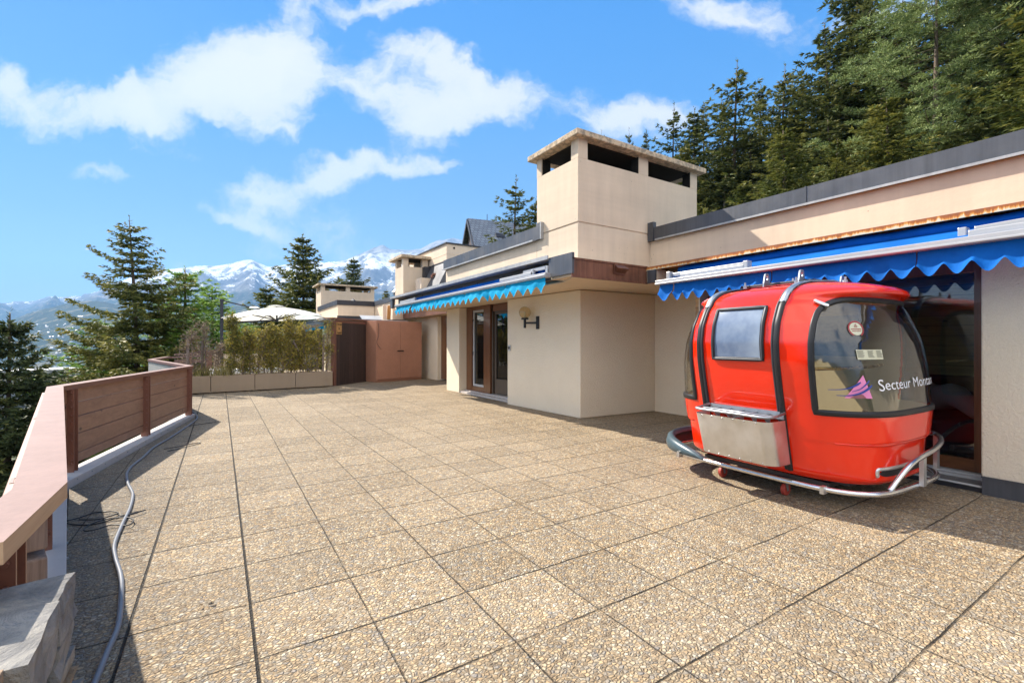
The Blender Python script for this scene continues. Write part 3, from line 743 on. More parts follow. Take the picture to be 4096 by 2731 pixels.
AR = empty('awning', (5.55, 2.8, 2.25)); tag(AR, 'royal blue awning with rounded scallops hanging over the red cabin', 'awning')
w = MB(); w.prism([(5.215, 4.475), (5.335, 4.475), (5.335, -3.5), (5.215, -3.5)], 2.160, 2.226); w.box(5.203, 5.215, -3.5, 4.475, 2.165, 2.187); apart('front_bar', w, M['awn_alu'], AR, bevel=.012)
w = MB(); w.tube([(5.86, y, 2.43 + .006 * math.sin(y * 9)) for y in np.linspace(4.55, -3.4, 90)], [.062 + .006 * mnoise.noise(Vector((y * 4, 0, 0))) for y in np.linspace(4.55, -3.4, 90)], 16); apart('fabric_roll', w, M['awning_r'], AR, True)
w = MB(); w.add([(5.325, 4.4, 2.218), (5.325, -3.4, 2.218), (5.83, -3.4, 2.40), (5.83, 4.5, 2.40)], [(0, 1, 2, 3)]); apart('fabric', w, M['awning_r'], AR)
ys = [4.45, 4.21, 2.87, 1.58, .29, -1.06, -3.4]
for i in range(6):
    w = MB(); L_ = ys[i] - ys[i + 1] - .012; k = max(1, round(L_ / .172))
    valance(w, 5.28, ys[i] - .006, ys[i + 1] + .006, 2.163, 2.028, 1.930, L_ / k, False, 0, .010, 31 + i, curl=.055)
    apart('valance', w, M['awning_r'], AR, True)
w = MB()
w.bar((5.480, 4.370, 2.313), (5.480, 3.313, 2.313), .05, .055); w.bar((5.400, 4.178, 2.273), (5.400, 3.265, 2.273), .05, .055); w.obox((5.430, 3.246, 2.293), (.10, .06, .10)); w.obox((5.460, 4.418, 2.298), (.09, .06, .13))
apart('folding_arm', w, M['awn_alu'], AR, bevel=.008)
w = MB(); w.bar((5.480, 1.248, 2.313), (5.480, 0.097, 2.348), .05, .06); w.bar((5.400, 1.268, 2.273), (5.400, 0.192, 2.273), .05, .06); w.obox((5.570, 1.340, 2.313), (.10, .06, .10)); apart('folding_arm', w, M['awn_alu'], AR, bevel=.008)

# ------------------------------------------------------------------ wall lamp, bell plate
LX = 5.375
lamp = empty('wall_lamp', (LX, 7.7, 1.75)); tag(lamp, 'globe wall lamp with amber glass on a black bracket on the plastered wall', 'lamp')
w = MB(); w.box(LX - .02, LX + .02, 7.515, 7.605, 1.62, 1.875); w.bar((LX - .01, 7.56, 1.745), (LX - .16, 7.76, 1.745), .03, .04); w.bar((LX - .17, 7.775, 1.645), (LX - .17, 7.775, 1.82), .04, .04, (1, 0, 0))
apart('bracket', w, M['blackmetal'], lamp, bevel=.004)
w = MB(); w.lathe([(0, .0), (.075, 0), (.075, .03), (.06, .035), (0, .035)], (LX - .17, 7.775, 1.815)); apart('holder', w, M['blackmetal'], lamp)
w = MB(); w.lathe([(.120 * math.sin(a) + 1e-4, -.120 * math.cos(a)) for a in np.linspace(.45, math.pi, 22)], (LX - .17, 7.775, 1.957), 32); apart('globe', w, M['globe'], lamp, True)
w = MB(); w.lathe([(0, 0), (.028, 0), (.028, .05), (.02, .055), (.024, .08), (.012, .105), (0, .11)], (LX - .17, 7.775, 1.85), 16); apart('bulb', w, M['bulb'], lamp, True)
bell = empty('switch_plate', (5.32, 8.56, 1.23)); tag(bell, 'small white switch plate with a dark round button by the door jamb', 'switch')
w = MB(); w.obox((5.322, 8.55, 1.235), (.02, .10, .12), (0, 0, R(-2.5))); apart('plate', w, M['white_alu'], bell, bevel=.004)
w = MB(); w.lathe([(0, 0), (.03, 0), (.03, .012), (0, .012)], (0, 0, 0), 16); o = w.build('button', M['blackmetal']); o.parent = bell; o.rotation_euler = (0, R(-90), 0); o.location = (-.008, -.01, .005)

M['cowl'] = mat_paint('teal_grey_plastic', (.055, .085, .10), .35, .1)
# ------------------------------------------------------------------ the red gondola cabin (local coords: x across, y along, front end at -y)
GC = empty('gondola_cabin', (4.78, 2.36, 0), R(-1.5)); tag(GC, 'shiny red ski gondola cabin on casters with tinted end windows and an aluminium ski rack', 'gondola')
GN = 3.6
ZA = [.235, .26, .50, .75, 1.00, 1.20, 1.36, 1.51, 1.67, 1.78, 1.85, 1.885, 1.905]
AA = [.64, .69, .745, .80, .855, .895, .91, .895, .835, .735, .61, .44, .20]
ZB = [.235, .26, .50, .553, .567, .75, .80, 1.0, 1.2, 1.36, 1.51, 1.62, 1.705, 1.722, 1.75, 1.79, 1.825, 1.86, 1.885, 1.905]
BB = [0.851, 0.883, 0.893, 0.895, 0.925, 0.934, 0.930, 0.911, 0.883, 0.856, 0.814, 0.772, 0.731, 0.754, 0.823, 0.819, 0.749, 0.611, 0.435, 0.185]
DO = .06
def smooth_interp(z, xs, ys):
    return float(np.interp(z, xs, ys))
# smooth the side profile a little
_zz = np.linspace(.235, 1.905, 400)
_aa = np.interp(_zz, ZA, AA)
_k = np.exp(-np.linspace(-2, 2, 25) ** 2); _k /= _k.sum()
_as = np.convolve(np.pad(_aa, 12, mode='edge'), _k, 'valid')
_bb = np.interp(_zz, ZB, BB); _kb = np.exp(-np.linspace(-2, 2, 7) ** 2); _kb /= _kb.sum()
_bs = np.convolve(np.pad(_bb, 3, mode='edge'), _kb, 'valid')
def ga(z): return float(np.interp(z, _zz, _as))
def gb(z): return float(np.interp(z, _zz, _bs))
def gn(z): return float(np.interp(z, [1.15, 1.45, 1.72, 1.80], [3.6, 3.3, 2.75, 2.5]))
# superellipse columns evenly spaced along the belt; s is measured from the middle of the front end
_th = np.linspace(-math.pi / 2, 3 * math.pi / 2, 8001)
_cx = np.sign(np.cos(_th)) * np.abs(np.cos(_th)) ** (2 / GN); _cy = np.sign(np.sin(_th)) * np.abs(np.sin(_th)) ** (2 / GN)
_s = np.concatenate([[0], np.cumsum(np.hypot(np.diff(_cx * .86), np.diff(_cy * .98)))]); PER = _s[-1]
def col_at(s, z=1.0):
    th = float(np.interp(s % PER, _s, _th)); n = gn(z); c, q = math.cos(th), math.sin(th)
    return math.copysign(abs(c) ** (2 / n), c), math.copysign(abs(q) ** (2 / n), q)
def surf(s, z):
    cx, cy = col_at(s, z); return Vector((ga(z) * cx, gb(z) * cy, z))
def surf_n(s, z, off=0.0):
    e = .004
    p = surf(s, z); a = surf(s + e, z) - surf(s - e, z); b = surf(s, z + e) - surf(s, z - e)
    n = a.cross(b).normalized()
    if n.dot(Vector((p.x, p.y, 0))) < 0: n = -n
    return p + n * off, n
WZ0, WZ1, WY, WR = .80, 1.700, -.555, .13
def win_inside(y, z, grow=0.0):
    """front window region; y is the local coordinate (negative = front)"""
    y = -abs(y)
    dy = (WY + grow) - y; 
    if dy < 0 or z < WZ0 - grow or z > WZ1 + grow: return False
    cz = WZ1 - WR
    if z > cz and dy < WR + grow:
        return (WR - dy + grow) ** 2 + (z - cz) ** 2 < (WR + grow) ** 2
    return True
NCOL = 620; zrow = list(np.arange(.235, 1.9051, .0105))
shell = MB(); door = [MB(), MB()]; glass = [MB(), MB()]; lining = MB()
V = np.zeros((len(zrow), NCOL, 3))
for j, z in enumerate(zrow):
    a_, b_ = ga(z), gb(z)
    for i in range(NCOL):
        cx, cy = col_at(PER * i / NCOL, z); V[j, i] = (a_ * cx, b_ * cy, z)
DW = (-.36, .36)
def cell(j, i):
    i2 = (i + 1) % NCOL
    p = (V[j, i] + V[j + 1, i2]) / 2
    return p, (V[j, i], V[j, i2], V[j + 1, i2], V[j + 1, i])
quads = {'shell': [], 'd0': [], 'd1': [], 'g0': [], 'g1': [], 'lin': []}
for j in range(len(zrow) - 1):
    for i in range(NCOL):
        p, q = cell(j, i); x, y, z = p
        if win_inside(y, z):
            quads['g0' if y < 0 else 'g1'].append((j, i)); continue
        is_door = abs(y - DO) < .36 and abs(x) > .35 and .30 < z < 1.86
        if is_door:
            if abs(y + .02 - DO) < .235 and 1.205 < z < 1.655: continue         # door window opening
            quads['d0' if x < 0 else 'd1'].append((j, i))
        else:
            quads['shell'].append((j, i))
        if z > .32: quads['lin'].append((j, i))
def grid_mesh(cells, name, mat, parent, off=0.0, label=None):
    idx = {}; vv = []; ff = []
    def vid(j, i):
        i %= NCOL
        if (j, i) not in idx:
            idx[(j, i)] = len(vv); p = V[j, i]
            if off:
                a = V[j, (i + 1) % NCOL] - V[j, (i - 1) % NCOL]; b = V[min(j + 1, len(zrow) - 1), i] - V[max(j - 1, 0), i]
                n = np.cross(a, b); n /= (np.linalg.norm(n) + 1e-9); p = p + n * off
            vv.append(tuple(p))
        return idx[(j, i)]
    for j, i in cells: ff.append((vid(j, i), vid(j, i + 1), vid(j + 1, i + 1), vid(j + 1, i)))
    mb = MB(); mb.add(vv, ff); o = mb.build(name, mat, parent, True)
    if label: o['label'] = label
    return o
def cap_faces(mb, z, off=0.0):
    n = 96; pts = [surf(PER * i / n, z) for i in range(n)]
    mb.add(pts, [tuple(range(n))])
body = grid_mesh(quads['shell'], 'body', M['red'], GC)
w = MB(); cap_faces(w, .236); cap_faces(w, 1.9045); [q.build('body_closure', M['red'], body) for q in w.pieces()]
D0 = grid_mesh(quads['d0'], 'door', M['red'], GC, -.012); D1 = grid_mesh(quads['d1'], 'door', M['red'], GC, -.012)
G0 = grid_mesh(quads['g0'], 'end_window', M['glass_smoke'], GC, -.004, 'tinted curved front window with lettering'); G1 = grid_mesh(quads['g1'], 'end_window', M['glass_smoke'], GC, -.004)
grid_mesh(quads['lin'], 'lining', M['lining'], GC, -.03)
# window seals: black band swept along the border of the opening
def border_pts(sign):
    """closed outline of an end window as surface parameters"""
    def s_for_y(y, z, side):
        lo, hi = 0, PER / 2
        # front end middle is s=0; going to +x side
        for _ in range(40):
            m_ = (lo + hi) / 2; cx, cy = col_at(m_, z)
            if gb(z) * cy < y: lo = m_
            else: hi = m_
        return lo if side > 0 else -lo
    out = []
    n = 30
    right = []
    for k in range(n + 1):
        z = WZ0 + (WZ1 - WR - WZ0) * k / n; right.append((WY, z))
    for k in range(1, 11):
        a = math.pi / 2 * k / 10; right.append((WY - WR * (1 - math.cos(a)), WZ1 - WR + WR * math.sin(a)))
    pr = [(s_for_y(y, z, 1), z) for y, z in right]
    pl = [(s_for_y(y, z, -1), z) for y, z in right][::-1]
    top = [(pr[-1][0] + (pl[0][0] - pr[-1][0]) * k / 40, WZ1) for k in range(1, 40)]
    bot = [(pl[-1][0] + (pr[0][0] - pl[-1][0]) * k / 40, WZ0) for k in range(1, 40)]
    pts = pr + top + pl + bot
    if sign > 0: pts = [(s + PER / 2, z) for s, z in pts]
    return pts
def sweep_band(mb, sz, width, thick, closed=True, mi=0, base=-.006):
    P_ = []; N_ = []
    for s, z in sz:
        p, n = surf_n(s, z); P_.append(p); N_.append(n)
    k = len(P_); vv = []
    for i in range(k):
        a = P_[(i - 1) % k] if (closed or i) else P_[i]; b = P_[(i + 1) % k] if (closed or i < k - 1) else P_[i]
        t = (b - a).normalized(); x = t.cross(N_[i]).normalized()
        for (u_, h_) in ((-.5, base), (-.46, thick * .75), (-.25, thick), (.25, thick), (.46, thick * .75), (.5, base)):
            vv.append(P_[i] + x * (u_ * width) + N_[i] * h_)
    ff = []
    for i in range(k if closed else k - 1):
        a = i * 6; b = ((i + 1) % k) * 6
        ff += [(a + q, a + q + 1, b + q + 1, b + q) for q in range(5)]
    mb.add(vv, ff, mi)
for sg, gl_ in ((-1, G0), (1, G1)):
    w = MB(); sweep_band(w, border_pts(sg), .046, .016); w.build('window_seal', M['black'], gl_, True)
# door window, seal and pane on both sides
def side_s(x_side, y, z=1.36):
    lo, hi = PER * .02, PER * .48
    for _ in range(40):
        m_ = (lo + hi) / 2; cx, cy = col_at(m_, z)
        if gb(z) * cy < y: lo = m_
        else: hi = m_
    return lo if x_side > 0 else PER - lo
for xs, D_ in ((-1, D0), (1, D1)):
    c4 = [(-.255 + DO, 1.205), (.215 + DO, 1.205), (.215 + DO, 1.655), (-.255 + DO, 1.655)]
    path = []
    for q in range(4):
        a, b = c4[q], c4[(q + 1) % 4]
        for k in range(14): zz_ = a[1] + (b[1] - a[1]) * k / 14; path.append((side_s(xs, a[0] + (b[0] - a[0]) * k / 14, zz_), zz_))
    w = MB(); sweep_band(w, path, .034, .010); o = w.build('window_seal', M['black'], D_, True)
    w = MB(); sweep_band(w, [(s, z) for s, z in path], .012, .014, True, 0, .0); o = w.build('window_trim', M['zinc'], D_, True)
    ny, nz = 14, 14
    vv = [surf_n(side_s(xs, DO - .255 + .47 * i / ny, 1.205 + .45 * j / nz), 1.205 + .45 * j / nz, -.004)[0] for j in range(nz + 1) for i in range(ny + 1)]
    w = MB(); w.add(vv, [(j * (ny + 1) + i, j * (ny + 1) + i + 1, (j + 1) * (ny + 1) + i + 1, (j + 1) * (ny + 1) + i) for j in range(nz) for i in range(ny)])
    w.build('door_window', M['glass_blue'], D_, True)
# hoops of rubber and metal beside the doors, over the roof
for yy in (DO - .375, DO + .375):
    prof = [z for z in np.linspace(.275, 1.903, 60)]
    for offy, wd, mt, nm in ((0.0, .046, 'black', 'door_rubber'), (-.032 if yy > DO else .032, .020, 'zinc_dark', 'door_rail')):
        ptsL = []; nL = []
        for z in prof:
            y = yy + offy; b_ = gb(z); cyv = max(-1, min(1, y / b_)); cxv = (1 - abs(cyv) ** gn(z)) ** (1 / gn(z))
            ptsL.append(Vector((-ga(z) * cxv, y, z)))
        pts = ptsL + [Vector((-p.x, p.y, p.z)) for p in ptsL[::-1]]
        k = len(pts); vv = []; th = .018 if nm == 'door_rubber' else .012
        for i in range(k):
            a = pts[max(i - 1, 0)]; b = pts[min(i + 1, k - 1)]; t = (b - a).normalized(); n = t.cross(Vector((0, -1, 0))).normalized()
            if n.dot(Vector((pts[i].x, 0, pts[i].z - 1.0))) < 0: n = -n
            for u_, h_ in ((-.5, -.02), (-.5, th * .6), (-.3, th), (.3, th), (.5, th * .6), (.5, -.02)):
                vv.append(pts[i] + Vector((0, u_ * wd, 0)) + n * h_)
        w = MB(); w.add(vv, [(i * 6 + q, i * 6 + q + 1, i * 6 + 7 + q, i * 6 + 6 + q) for i in range(k - 1) for q in range(5)])
        w.build(nm, M[mt], GC, True)
        if nm == 'door_rubber':      # pale metal sleeve over the upper bend
            i0 = next(i for i, z in enumerate(prof) if z > 1.66); vv = []
            seg = pts[i0:i0 + 17]
            for i, p in enumerate(seg):
                a = seg[max(i - 1, 0)]; b = seg[min(i + 1, len(seg) - 1)]; t = (b - a).normalized(); n = t.cross(Vector((0, -1, 0))).normalized()
                if n.dot(Vector((p.x, 0, p.z - 1.0))) < 0: n = -n
                vv += [p + Vector((0, -.023, 0)) + n * .0, p + Vector((0, -.023, 0)) + n * .022, p + Vector((0, .023, 0)) + n * .022, p + Vector((0, .023, 0)) + n * .0]
            w = MB(); w.add(vv, [(i * 4 + q, i * 4 + q + 1, i * 4 + 5 + q, i * 4 + 4 + q) for i in range(len(seg) - 1) for q in range(3)]); w.build('door_sleeve', M['galv'], GC, True)
# roof fittings
w = MB(); w.box(-.34, .34, -.33, .33, 1.890, 1.915); w.box(-.30, -.10, -.15, .32, 1.912, 1.922); w.build('roof_plate', M['zinc_dark'], GC, bevel=.006)
w = MB(); w.box(-.62, -.46, -.30, .10, 1.795, 1.845); w.build('roof_step', M['red'], GC, bevel=.015)
for (x_, y_) in ((-.40, .06), (-.37, -.24), (.37, -.24), (.37, .06)):
    w = MB(); out = [(-.062, 0), (.062, 0), (.030, .125), (.018, .138), (-.018, .138), (-.030, .125)]; hole = [(.013 * math.cos(a), .095 + .019 * math.sin(a)) for a in np.linspace(0, 2 * math.pi, 13)[:-1]]
    vv = []; n_o = 24
    # outer outline resampled by angle round the hole
    ring = []
    for a in np.linspace(0, 2 * math.pi, n_o + 1)[:-1]:
        dx, dz = math.cos(a), math.sin(a); best = 9
        for q in range(len(out)):
            (x1, z1), (x2, z2) = out[q], out[(q + 1) % len(out)]; z1 -= .095; z2 -= .095
            dt = dx * (z2 - z1) - dz * (x2 - x1)
            if abs(dt) < 1e-9: continue
            tt = (x1 * (z2 - z1) - z1 * (x2 - x1)) / dt; uu = (x1 * dz - z1 * dx) / dt
            if tt > 0 and -1e-6 <= uu <= 1 + 1e-6: best = min(best, tt)
        ring.append((dx * best, .095 + dz * best, .014 * dx, .095 + .02 * dz))
    vv = [(x, th, z) for th in (-.006, .006) for x, z, _, _ in ring] + [(x, th, z) for th in (-.006, .006) for _, _, x, z in ring]
    ff = []
    for i in range(n_o):
        k = (i + 1) % n_o
        ff += [(i, k, 2 * n_o + k, 2 * n_o + i), (n_o + k, n_o + i, 3 * n_o + i, 3 * n_o + k), (k, i, n_o + i, n_o + k), (2 * n_o + i, 2 * n_o + k, 3 * n_o + k, 3 * n_o + i)]
    w.add([(x_ + a, y_ + b, 1.865 + c_) for a, b, c_ in vv], ff); w.build('lifting_lug', M['galv'], GC)
w = MB()
for q in ((-.34, -.18), (-.28, -.12), (.02, -.42), (-.36, .30)): w.lathe([(0, 0), (.018, 0), (.018, .03), (.009, .032), (.009, .06), (0, .06)], (q[0], q[1], 1.885), 8)
[q.build('bolt', M['galv'], GC) for q in w.pieces()]
# door latch on the corner of the front window
w = MB(); pa, na = surf_n(side_s(-1, -.520, 1.672), 1.672); pb, nb = surf_n(side_s(-1, -.590, 1.628), 1.628)
w.bar(pa + na * .022, pb + nb * .03, .028, .010, na); w.tube([pa, pa + na * .030], .013, 10); w.tube([pb, pb + nb * .038], .013, 10)
w.build('latch', M['alu'], GC, bevel=.003)
# louvre slot with metal lip at the foot of both ends
for base_s in (0, PER / 2):
    w = MB(); w2 = MB(); n = 40; vv = []; sz = []
    for i in range(n + 1):
        s = base_s - .52 + 1.04 * i / n; e = min(1.0, min(i, n - i) / 4.0); hh = .028 * math.sqrt(max(.02, 1 - (1 - e) ** 2))
        vv += [surf_n(s, .332 - hh, .004)[0], surf_n(s, .332 + hh, .004)[0]]
    w.add(vv, [(2 * i, 2 * i + 2, 2 * i + 3, 2 * i + 1) for i in range(n)]); w.build('slot', M['black'], GC)
    pth = [(base_s - .545 + .02 * (1 - math.cos(a)) - .0, .332 + .034 * math.sin(a)) for a in np.linspace(-.8, 1.5, 8)] + [(base_s - .50 + 1.0 * k / 30, .367) for k in range(31)] + [(base_s + .525 - .0, .355), (base_s + .545, .332)]
    sweep_band(w2, pth, .026, .012, False); w2.build('slot_lip', M['alu'], GC, True)
# moulded swage line round the skirt
for base_s in (0, PER / 2):
    w = MB(); sweep_band(w, [(base_s - .88 + 1.76 * k / 60, .560) for k in range(61)], .012, .006, False); w.build('swage', M['red'], GC, True)
# interior: floor, benches, grab rail
w = MB(); n = 72; pts = [surf(PER * i / n, .32) * 1.0 for i in range(n)]; w.add([(p.x * .95, p.y * .95, .33) for p in pts], [tuple(range(n))]); w.build('cabin_floor', M['zinc_dark'], GC)
for sg in (-1, 1):
    w = MB(); w.box(-.62, .62, sg * .46 if sg > 0 else -.74, .74 if sg > 0 else sg * .46, .62, .68); w.box(-.60, .60, (.68 if sg > 0 else -.72), (.72 if sg > 0 else -.68), .68, .76); w.build('bench', M['lining'], GC, bevel=.015)
w = MB(); w.tube([(-.80, -.40, 1.13), (-.3, -.52, 1.13), (.3, -.52, 1.13), (.80, -.40, 1.13)], .014, 8); w.build('grab_rail', M['brass'], GC, True)
w = MB()
for x_, y_ in ((-.35, -.45), (.30, -.45), (-.2, .3), (.35, .35)): w.tube([(x_, y_, .33), (x_ + .02, y_, .72)], .022, 8)
w.tube(smoothed([(.20, .1, 1.02), (.30, .1, 1.12), (.45, .1, 1.10), (.52, .1, .98)], 5), .026, 8)
[q.build('interior_post', M['deadwood'], GC, True) for q in w.pieces()]
# stickers and lettering on the front window
def on_glass(flat, s0, z0, off=.004):
    out = []
    for (x_, y_) in flat:
        p, n = surf_n(s0 + x_, z0 + y_, off); out.append(p)
    return out
def decal(name, polys, s0, z0, mats, off=.004, mis=None, parent=G0):
    mb = MB()
    for k, poly in enumerate(polys): mb.add(on_glass(poly, s0, z0, off), [tuple(range(len(poly)))], mis[k] if mis else 0)
    return mb.build(name, mats, parent)
def strip(pts_top, pts_bot):
    return [[pts_top[i], pts_top[i + 1], pts_bot[i + 1], pts_bot[i]] for i in range(len(pts_top) - 1)]
def spl(p, n=5): return [(q.x, q.y) for q in smoothed([(a, b, 0) for a, b in p], n)]
LS, LZ = PER - .79, .925
tri = [(0, 0), (.205, 0), (.165, .178)]
rows_ = []
for k in range(12):
    a, b = k / 12, (k + 1) / 12
    rows_.append([(0 + .165 * a, .178 * a), (.205 - .04 * a, .178 * a), (.205 - .04 * b, .178 * b), (0 + .165 * b, .178 * b)])
decal('emblem', rows_, LS, LZ, M['pink'])
def swoosh(p0, w_):
    c = spl(p0, 6); top = []; bot = []
    for i, (x_, y_) in enumerate(c):
        t = i / (len(c) - 1); h = w_ * (.18 + .82 * t ** 1.5) * (1 if t < .93 else .6)
        top.append((x_, y_ + h)); bot.append((x_, y_ - h))
    return strip(top, bot)
sw = swoosh([(-.10, .062), (0, .068), (.07, .088), (.135, .122)], .010) + swoosh([(.06, .052), (.12, .072), (.17, .105), (.205, .135)], .010) + swoosh([(-.05, .020), (.04, .022), (.13, .045), (.22, .098)], .012)
decal('emblem_stroke', sw, LS, LZ, M['navy'], .006)
tm = text_mesh("Secteur Montana", .112, 'lettering')
bmx = bmesh.new(); bmx.from_mesh(tm); bmesh.ops.triangulate(bmx, faces=bmx.faces)
for _ in range(1): bmesh.ops.subdivide_edges(bmx, edges=[e for e in bmx.edges if e.calc_length() > .02], cuts=1)
for v_ in bmx.verts:
    x_, y_ = v_.co.x * 1.36, v_.co.y
    if x_ < .08: y_ = y_ * 1.12 - .006
    p, n = surf_n(PER - .515 + x_, .985 + y_ + x_ * .012, .005); v_.co = p
bmx.to_mesh(tm); bmx.free(); tm.materials.append(M['white'])
lt = bpy.data.objects.new('lettering', tm); COL.objects.link(lt); lt.parent = G0
ring = []
for k in range(26):
    a = math.radians(-60 + 300 * k / 26); b = math.radians(-60 + 300 * (k + 1) / 26)
    ring.append([(.062 * math.cos(a), .062 * math.sin(a)), (.062 * math.cos(b), .062 * math.sin(b)), (.052 * math.cos(b), .052 * math.sin(b)), (.052 * math.cos(a), .052 * math.sin(a))])
SS, SZ = PER - .60, 1.455
decal('warning_ring', ring, SS, SZ, M['ringred'])
decal('warning_disc', [[(.050 * math.cos(a), .050 * math.sin(a)) for a in np.linspace(0, 2 * math.pi, 25)[:-1]]], SS, SZ, M['label'], .0025)
tr_ = [(-.014, .014), (.014, .014), (0, .040)]; ti = [(-.009, .017), (.009, .017), (0, .034)]
decal('warning_print', [[tr_[0], tr_[1], ti[1], ti[0]], [tr_[1], tr_[2], ti[2], ti[1]], [tr_[2], tr_[0], ti[0], ti[2]], [(-.001, .02), (.001, .02), (.001, .029), (-.001, .029)],
                        [(-.042, -.004), (.042, -.004), (.042, .001), (-.042, .001)], [(-.036, -.018), (.036, -.018), (.036, -.014), (-.036, -.014)]], SS, SZ, M['ringred'], .005)
LB = PER - .55
decal('instruction_label', [[(x_, 0), (x_ + .04, 0), (x_ + .04, .075), (x_, .075)] for x_ in (0, .04, .08, .12, .16, .20)], LB - .09, 1.22, M['label'])
lines = []
for cx_ in (.005, .09, .172):
    for q in range(7):
        yy_ = .064 - q * .008; ln = .062 * (.7 + .3 * random.random())
        lines.append([(cx_, yy_), (cx_ + ln, yy_), (cx_ + ln, yy_ + .0032), (cx_, yy_ + .0032)])
decal('label_print', lines, LB - .09, 1.22, M['print'], .006)
# ski rack
def rack(xs):
    w = MB(); n = 8; y0, y1 = DO - .40, DO + .31
    def outline(depth, inset=0.0):
        r = .09; pts = [(0, y1)]
        for k in range(n + 1):
            a = math.pi / 2 * k / n; pts.append((-(depth - r + r * math.sin(a)), y1 - r + r * math.cos(a) if True else 0))
        for k in range(n + 1):
            a = math.pi / 2 * k / n; pts.append((-(depth - r + r * math.cos(a)), y0 + r - r * math.sin(a)))
        pts.append((0, y0)); return pts
    top = outline(.255); bot = outline(.225)
    k = len(top)
    vt = [(-.815 + x_ + .0, y_, .705) for x_, y_ in top]; vb = [(-.735 + x_, y_, .335) for x_, y_ in bot]
    w.add([(xs * -1 * x_, y_, z_) for x_, y_, z_ in vb + vt], [(i, i + 1, k + i + 1, k + i) for i in range(k - 1)])
    w.add([(xs * -1 * x_, y_, z_) for x_, y_, z_ in vb], [tuple(range(k))])
    R_ = w.build('ski_rack', M['alu'], GC, True)
    w = MB(); rim = [(-.815 + x_, y_, .745 if 0 < i < k - 1 else .765) for i, (x_, y_) in enumerate(top)]
    w.tube([(xs * -1 * a, b, c_) for a, b, c_ in rim], .012, 8); w.tube([(xs * .935, y0 + .02, .742), (xs * .935, y1 - .02, .742)], .009, 6); w.build('rack_rim', M['galv'], R_, True)
    w = MB()
    for q in range(1, 6):
        y_ = y0 + (y1 - y0) * q / 6
        w.add([(xs * .815, y_, .75), (xs * .935, y_, .742), (xs * .935, y_, .735), (xs * .83, y_, .62)], [(0, 1, 2, 3)])
    w.add([(xs * .935, -.03, .742), (xs * 1.065, -.03, .735), (xs * 1.06, -.03, .70), (xs * .935, -.03, .70)], [(0, 1, 2, 3)])
    w.box(*sorted((xs * .795, xs * .815)), y0 + .01, y1 - .01, .71, .772)
    w.box(*sorted((xs * .80, xs * .97)), y0 + .03, y1 - .03, .50, .51)
    [q.build('rack_divider', M['galv'], R_) for q in w.pieces()]
    w = MB()
    for q in range(6):
        y_ = y0 + .1 + (y1 - y0 - .2) * q / 5
        w.obox((xs * 1.068, y_, .690), (.006, .012, .010)); w.obox((xs * .964, y_, .345), (.006, .012, .010))
    w.build('rivet', M['steel'], R_)
rack(-1); rack(1)
# bumper hoop round the foot with the raised fender at both ends
bm_pts = []
for k in range(96):
    a = 2 * math.pi * k / 96 + .01; n_ = 4.2
    cx = math.copysign(abs(math.cos(a)) ** (2 / n_), math.cos(a)); cy = math.copysign(abs(math.sin(a)) ** (2 / n_), math.sin(a))
    bm_pts.append((.80 * cx, (.945 if cy < 0 else 1.10) * cy, .205))
w = MB(); w.tube(bm_pts, .021, 12, True); BU = w.build('bumper', M['steel'], GC, True)
w = MB()
for sx in (-1, 1):
    for sy in (-.62, .74): w.obox((sx * .79, sy, .205), (.055, .03, .058), (0, 0, 0))
[q.build('bumper_clamp', M['alu'], BU) for q in w.pieces()]
def fender(sg):
    pts = smoothed([(-.42, sg * 0.911, .215), (-.33, sg * 0.934, .30), (-.18, sg * 0.962, .40), (.0, sg * 0.981, .450), (.25, sg * 0.971, .470), (.55, sg * 0.925, .495), (.76, sg * 0.833, .515), (.795, sg * 0.740, .505), (.795, sg * 0.611, .40), (.795, sg * 0.518, .27), (.80, sg * 0.481, .21)], 6)
    w = MB(); w.tube(pts, .021, 12); f_ = w.build('fender', M['steel'], GC, True)
    w = MB(); w.bar((.0, sg * 0.976, .205), (.0, sg * 0.976, .45), .055, .03, (0, 1, 0)); w.bar((.78, sg * 0.823, .205), (.78, sg * 0.823, .51), .055, .03, (0, 1, 0)); [q.build('fender_post', M['alu'], f_) for q in w.pieces()]
fender(-1)
w = MB(); vv = []
for k in range(41):
    a = R(8) + R(164) * k / 40; n_ = 4.2; e = math.sin(math.pi * k / 40) ** .5
    cx = math.copysign(abs(math.cos(a)) ** (2 / n_), math.cos(a)); cy = abs(math.sin(a)) ** (2 / n_)
    for (f, z_) in ((1.0, .185), (1.035, .22), (1.045, .22 + .07 * e), (1.03, .22 + .14 * e), (.99, .22 + .17 * e), (.965, .21 + .13 * e)): vv.append((.80 * cx * f, 1.10 * cy * f, z_))
w.add(vv, [(k * 6 + q, (k + 1) * 6 + q, (k + 1) * 6 + q + 1, k * 6 + q + 1) for k in range(40) for q in range(5)]); w.build('rear_cowl', M['cowl'], GC, True)
